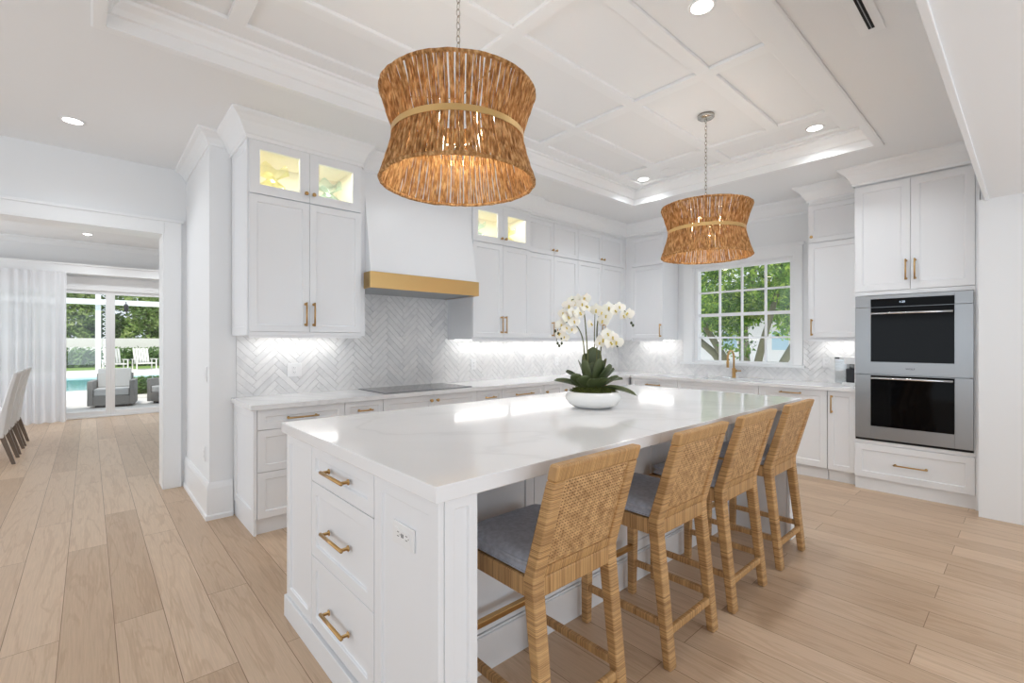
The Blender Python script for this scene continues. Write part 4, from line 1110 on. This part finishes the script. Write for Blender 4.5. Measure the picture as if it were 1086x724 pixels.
def dining_chair(label):
    # faces -x; origin on the floor under the seat centre
    t = thing('dining_chair', label, 'chair', (0, 0, 0), 0, 'white upholstered dining chairs')
    def prism(sec, y0, y1, z0=None):
        n = len(sec); return MB().add([(x, y0, z_) for x, z_ in sec] + [(x, y1, z_) for x, z_ in sec], [tuple(range(n))[::-1], tuple(range(n, 2 * n))] + [(i, (i + 1) % n, n + (i + 1) % n, n + i) for i in range(n)])
    back = [(.19, .30), (.235, .30), (.25, .45), (.275, .65), (.31, .85), (.345, 1.0), (.33, 1.012), (.31, 1.005), (.27, .85), (.22, .62), (.19, .48)]
    obj('backrest', prism(back, -.235, .235), 'chairfab', t, bevel=.015, seg=3)
    obj('seat', MB().box(-.25, .20, -.235, .235, .33, .48), 'chairfab', t, bevel=.025, seg=3)
    for s in (-1, 1):
        obj('rear_leg', quadbar((.31, s * .20, 0), (.21, s * .20, .36), .03, .045, .03, .045), 'leg', t)
        obj('front_leg', quadbar((-.22, s * .20, 0), (-.21, s * .20, .35), .03, .045, .03, .045), 'leg', t)
    return t


dl = ['white upholstered dining chair nearest the kitchen', 'middle white upholstered dining chair', 'white upholstered dining chair nearest the curtain']
pc = dining_chair(dl[0])
for i in range(3):
    o = pc if i == 0 else copy_tree(pc)
    o.location = (-.93, 7.75 + .61 * i, 0); o['label'] = dl[i]

# ------------------------------------------------------------------ patio, pool and garden
tag(obj('patio', MB().box(-8, 9, 11.4, 15.2, -.15, -.03), 'stone'), None, None, None, 'structure')
px0, px1, py0, py1 = -7.0, 9.0, 18.6, 25.5
pd = MB().box(-14, 14, 15.2, py0, -.25, -.08).box(-14, px0, py0, py1, -.25, -.08).box(px1, 14, py0, py1, -.25, -.08).box(-14, 14, py1, 31.5, -.25, -.08)
tag(obj('pool_deck', pd, 'deck'), None, None, None, 'structure')
tag(obj('pool', MB().box(px0, px1, py0, py1, -.24, -.13), 'pool'), 'turquoise swimming pool beyond the patio', 'pool', None, 'structure')
tag(obj('lawn', MB().box(-25, 25, 31.5, 60, -.3, -.09), 'grass'), None, None, None, 'structure')
for n_ in ('patio', 'pool_deck', 'lawn'):
    o = bpy.data.objects[n_]; o['label'] = {'patio': 'pale stone patio outside the sliding door', 'pool_deck': 'white deck around the pool', 'lawn': 'strip of lawn behind the pool'}[n_]; o['category'] = n_.replace('_', ' ')


def foliage(cells, n, size, seed, squash=1.0):
    rnd = random.Random(seed); m = MB(); tot = sum(c[3] * c[4] * c[5] for c in cells) ; vs = []; fs = []
    for c_ in cells:
        k = int(n * c_[3] * c_[4] * c_[5] / tot)
        for _ in range(k):
            while True:
                a, b_, d = rnd.uniform(-1, 1), rnd.uniform(-1, 1), rnd.uniform(-1, 1); q = a * a + b_ * b_ + d * d
                if q < 1 and rnd.random() < q + .25: break
            p = Vector((c_[0] + a * c_[3], c_[1] + b_ * c_[4], c_[2] + d * c_[5]))
            u = Vector((rnd.gauss(0, 1), rnd.gauss(0, 1), rnd.gauss(0, 1))).normalized(); v = u.orthogonal().normalized(); v = (Matrix.Rotation(rnd.uniform(0, 6.28), 3, u) @ v)
            s = size * rnd.uniform(.6, 1.3); w_ = v.cross(u)
            i = len(vs); vs += [p - v * s, p + w_ * s * .42, p + v * s, p - w_ * s * .42]; fs.append((i, i + 1, i + 2, i + 3))
    m.add(vs, fs); return m


def bedfoliage(x0, x1, y0, y1, z0, z1, n, size, seed):
    rnd = random.Random(seed); vs = []; fs = []
    for _ in range(n):
        p = Vector((rnd.uniform(x0, x1), y0 + (y1 - y0) * rnd.random() ** 1.6, rnd.uniform(z0, z1 + .12 * sin(rnd.random() * 9))))
        u = Vector((rnd.gauss(0, 1), rnd.gauss(0, 1), rnd.gauss(0, 1))).normalized(); v = u.orthogonal().normalized(); w_ = v.cross(u); s = size * rnd.uniform(.6, 1.3)
        i = len(vs); vs += [p - v * s, p + w_ * s * .45, p + v * s, p - w_ * s * .45]; fs.append((i, i + 1, i + 2, i + 3))
    return MB().add(vs, fs)


def tree(label, x, y, z0, cells, n, size, seed, mat, trunks, name='tree', group=None, tr=.1):
    t = thing(name, label, 'tree' if name == 'tree' else 'shrub', (x, y, z0), 0, group)
    for i, tk in enumerate(trunks):
        k = len(tk); obj('trunk', MB().tube(tk, [tr * (1 - .75 * j / k) for j in range(k)], 8), 'bark', t)
    obj('foliage', foliage(cells, n, size, seed), mat, t)
    return t


tag(obj('garden_wall', MB().box(-25, 25, 37.4, 37.6, -.3, 1.55), 'stucco'), 'white garden wall behind the hedge and pool', 'wall')
hd = thing('hedge', 'clipped green hedge along the white garden wall', 'hedge', (0, 35.6, -.1))
obj('foliage', bedfoliage(-14, 16, -.6, .8, 0, 1.0, 15000, .12, 5), 'leafC', hd)
obj('hedge_core', MB().box(-14, 16, -.2, .8, 0, .85), 'leafC', hd)
rnd = random.Random(9); gt = 'leafy trees behind the garden wall'
for i, (x, lab) in enumerate(((-5.2, 'leafy green tree behind the garden wall, farthest to the left'), (-1.0, 'leafy tree behind the garden wall, left of the lattice post'), (3.2, 'leafy tree behind the garden wall, above the white slatted chairs'), (7.4, 'leafy tree behind the garden wall at the right edge of the sliding door'))):
    cells = [(rnd.uniform(-1, 1), rnd.uniform(-.6, .6), rnd.uniform(1.3, 7.0), rnd.uniform(.9, 1.1), .8, rnd.uniform(.6, .9)) for _ in range(24)]
    tree(lab, x, 40, -.1, cells, 8000, .15, 20 + i, 'leafA', [[(0, 0, 0), (.1, 0, 2), (-.2, 0, 4)], [(0, 0, .1), (-.3, 0, 2), (-.6, 0, 4)]], group=gt)

for i, (x, lab) in enumerate(((-3.1, 'darker tree in the back row, seen between the two leftmost garden trees'), (1.1, 'darker tree in the back row, seen right behind the sliding door mullion'), (5.3, 'darker tree in the back row, behind the rightmost slatted chair'))):
    cells = [(rnd.uniform(-1, 1), rnd.uniform(-.6, .6), rnd.uniform(1.3, 7.6), rnd.uniform(.9, 1.1), .8, rnd.uniform(.6, .9)) for _ in range(26)]
    tree(lab, x, 44, -.1, cells, 8000, .16, 50 + i, 'leafC', [[(0, 0, 0), (.1, 0, 2), (-.2, 0, 4)]], group=gt)

# pergola post with lattice and beam
t = thing('lattice_post', 'white post with a lattice screen and long cross beam beyond the pool', 'post', (.31, 29.3, -.08))
obj('post', MB().box(-.10, .10, -.10, .10, 0, 4.6), 'trim', t)
obj('beam', MB().box(-7, 10, -.26, -.11, 3.15, 3.40), 'trim', t)
lt = MB()
for i in range(20):
    z0 = .05 + i * .22
    for q in (0, 1): lt.tube([(.14, 0, z0 + (.24 if q else 0)), (.50, 0, z0 + (0 if q else .24))], .022, 4)
lt.box(.48, .56, -.03, .03, 0, 4.6); obj('lattice', lt, 'trim', t)
t = thing('hanging_lantern', 'small black lantern hanging in front of the far cross beam', 'lantern', (1.30, 28.8, 2.75))
obj('lantern_body', MB().lathe([(.0001, 0), (.08, .02), (.10, .28), (.06, .36), (.0001, .40)], 8), 'coffeeblack', t)
obj('hanger', MB().tube([(0, 0, .39), (0, 0, .45), (0, .12, .48), (0, .2405, .48)], .015, 6), 'coffeeblack', t)


def armchair(label):
    t = thing('patio_armchair', label, 'armchair', (0, 0, 0), 0, 'grey wicker patio armchairs')
    obj('wicker_base', MB().box(-.40, .40, -.38, .36, .05, .26), 'outwick', t, bevel=.01)
    for s in (-1, 1):
        obj('arm', MB().box(s * .40, s * .52, -.40, .40, .05, .60), 'outwick', t, bevel=.015)
    obj('backrest', MB().box(-.42, .42, .36, .44, .05, .74), 'outwick', t, bevel=.015)
    obj('seat_cushion', MB().box(-.39, .39, -.38, .25, .262, .42), 'outcush', t, bevel=.03, seg=3)
    obj('back_cushion', MB().hexa([(-.38, .20, .42), (.38, .20, .42), (.38, .355, .42), (-.38, .355, .42)], [(-.38, .26, .86), (.38, .26, .86), (.38, .38, .86), (-.38, .38, .86)]), 'outcush', t, bevel=.03, seg=3)
    obj('foot', MB().box(-.36, .36, -.34, .32, 0, .05), 'coffeeblack', t)
    return t


ac = armchair('grey wicker armchair with pale cushions behind the sliding door mullion')
ac.location = (.39, 13.3, -.03); ac.rotation_euler = (0, 0, R(-8)); ac.scale = (.74, .8, .93)
a2 = copy_tree(ac); a2.location = (1.45, 13.2, -.03); a2.rotation_euler = (0, 0, R(-50)); a2['label'] = 'grey wicker patio armchair cut by the opening jamb'
a3 = copy_tree(ac); a3.location = (-.80, 13.0, -.03); a3.rotation_euler = (0, 0, R(75)); a3['label'] = 'grey wicker patio armchair mostly hidden by the curtain'
t = thing('planted_shrub', 'low green shrub bed on the patio beside the armchairs', 'shrub', (1.15, 15.0, -.03))
obj('planter', MB().box(-.6, .6, -.3, .3, 0, .08), 'stucco', t, bevel=.01)
obj('foliage', foliage([(0, 0, .28, .6, .3, .24), (-.35, 0, .26, .3, .3, .22), (.4, 0, .26, .3, .3, .22)], 2600, .05, 4), 'leafC', t)


def lounger(label):
    t = thing('pool_lounge_chair', label, 'chair', (0, 0, 0), 0, 'white slatted chairs across the pool')
    m = MB()
    for i in range(6): m.hexa([(-.30 + i * .1, .28, .36), (-.22 + i * .1, .28, .36), (-.22 + i * .1, .31, .36), (-.30 + i * .1, .31, .36)], [(-.30 + i * .1, .55, 1.08), (-.22 + i * .1, .55, 1.08), (-.22 + i * .1, .58, 1.08), (-.30 + i * .1, .58, 1.08)])
    obj('backrest', m, 'stucco', t)
    obj('seat', MB().box(-.32, .32, -.42, .30, .30, .35), 'stucco', t)
    for s in (-1, 1):
        obj('arm', MB().box(s * .32, s * .42, -.42, .36, .52, .55), 'stucco', t)
        obj('leg', MB().box(s * .35, s * .39, -.40, -.34, 0, .52), 'stucco', t)
        obj('leg', MB().box(s * .35, s * .39, .26, .32, 0, .52), 'stucco', t)
    return t


l1 = lounger('white slatted chair across the pool, seen right of the door mullion'); l1.location = (2.1, 30.6, -.08); l1.rotation_euler = (0, 0, R(12)); l1.scale = (1.1, 1, 1)
l2 = copy_tree(l1); l2.location = (.95, 30.4, -.08); l2['label'] = 'white slatted chair across the pool, half hidden by the door mullion'

# ------------------------------------------------------------------ outside the sink window
tag(obj('driveway', MB().box(6.4, 60, -20, 11.0, -.5, -.3), 'road'), 'pale driveway outside the sink window', 'driveway', None, 'structure')
t = thing('neighbour_house', 'white and pale blue house seen through the sink window', 'house', (34, 8, -.3))
obj('house_wall', MB().box(0, 6, -14, 16, 0, 3.2), 'stucco', t)
obj('blue_wall', MB().box(-1.2, -.05, -1.2, 1.6, 0, 2.9), 'bluehouse', t)
for y in (-6, -2.6, 3.2, 6.5, 9.5):
    f = obj('house_window', MB().box(-.06, -.01, y - .6, y + .6, 1.0, 2.4), 'stucco', t); obj('pane', MB().box(-.09, -.061, y - .5, y + .5, 1.1, 2.3), 'bluehouse', f)
obj('roof', MB().hexa([(-1, -14.6, 3.2), (7, -14.6, 3.2), (7, 16.6, 3.2), (-1, 16.6, 3.2)], [(3, -12, 5), (3.2, -12, 5), (3.2, 14, 5), (3, 14, 5)]), 'roof', t)
tag(obj('pool', MB().box(14, 20, 2.0, 5.2, -.3, -.28), 'pool'), 'strip of pale blue water beyond the tree outside the sink window', 'pool')
rnd = random.Random(31)
cells = [(rnd.uniform(-.9, 1.4), rnd.uniform(-1.9, 2.0), rnd.uniform(2.0, 4.2), .6, .75, .5) for _ in range(22)] + [(.3, 1.7, 1.0, .5, .45, .7), (.6, .9, .9, .3, .3, .35), (0, 1.5, 1.9, .6, .5, .5), (.2, .3, 1.6, .35, .4, .3), (.2, -1.6, 2.0, .4, .4, .35)]
tree('bright green multi-stemmed tree close outside the sink window', 9.6, 3.75, -.3, cells, 30000, .05, 77, 'leafB',
     [[(0, 0, 0), (-.05, -.1, .8), (.05, -.25, 1.6), (.1, -.5, 2.6)], [(.1, -.15, 0), (.15, -.45, 1.0), (.2, -.8, 1.7), (.3, -1.6, 2.6)], [(-.1, .1, 0), (0, .2, .9), (.1, .8, 1.8), (.2, 1.4, 2.8)], [(0, .1, .6), (.1, .7, 1.4), (.2, 1.6, 2.1)]], tr=.10)
cells = [(rnd.uniform(-1, 1.6), rnd.uniform(-2.6, 2.6), rnd.uniform(2.4, 5.2), .9, 1, .8) for _ in range(14)]
tree('taller tree behind the first one outside the sink window', 13.5, 5.3, -.3, cells, 9000, .09, 78, 'leafB', [[(0, 0, 0), (0, .1, 2), (.1, -.2, 4)]], tr=.16)
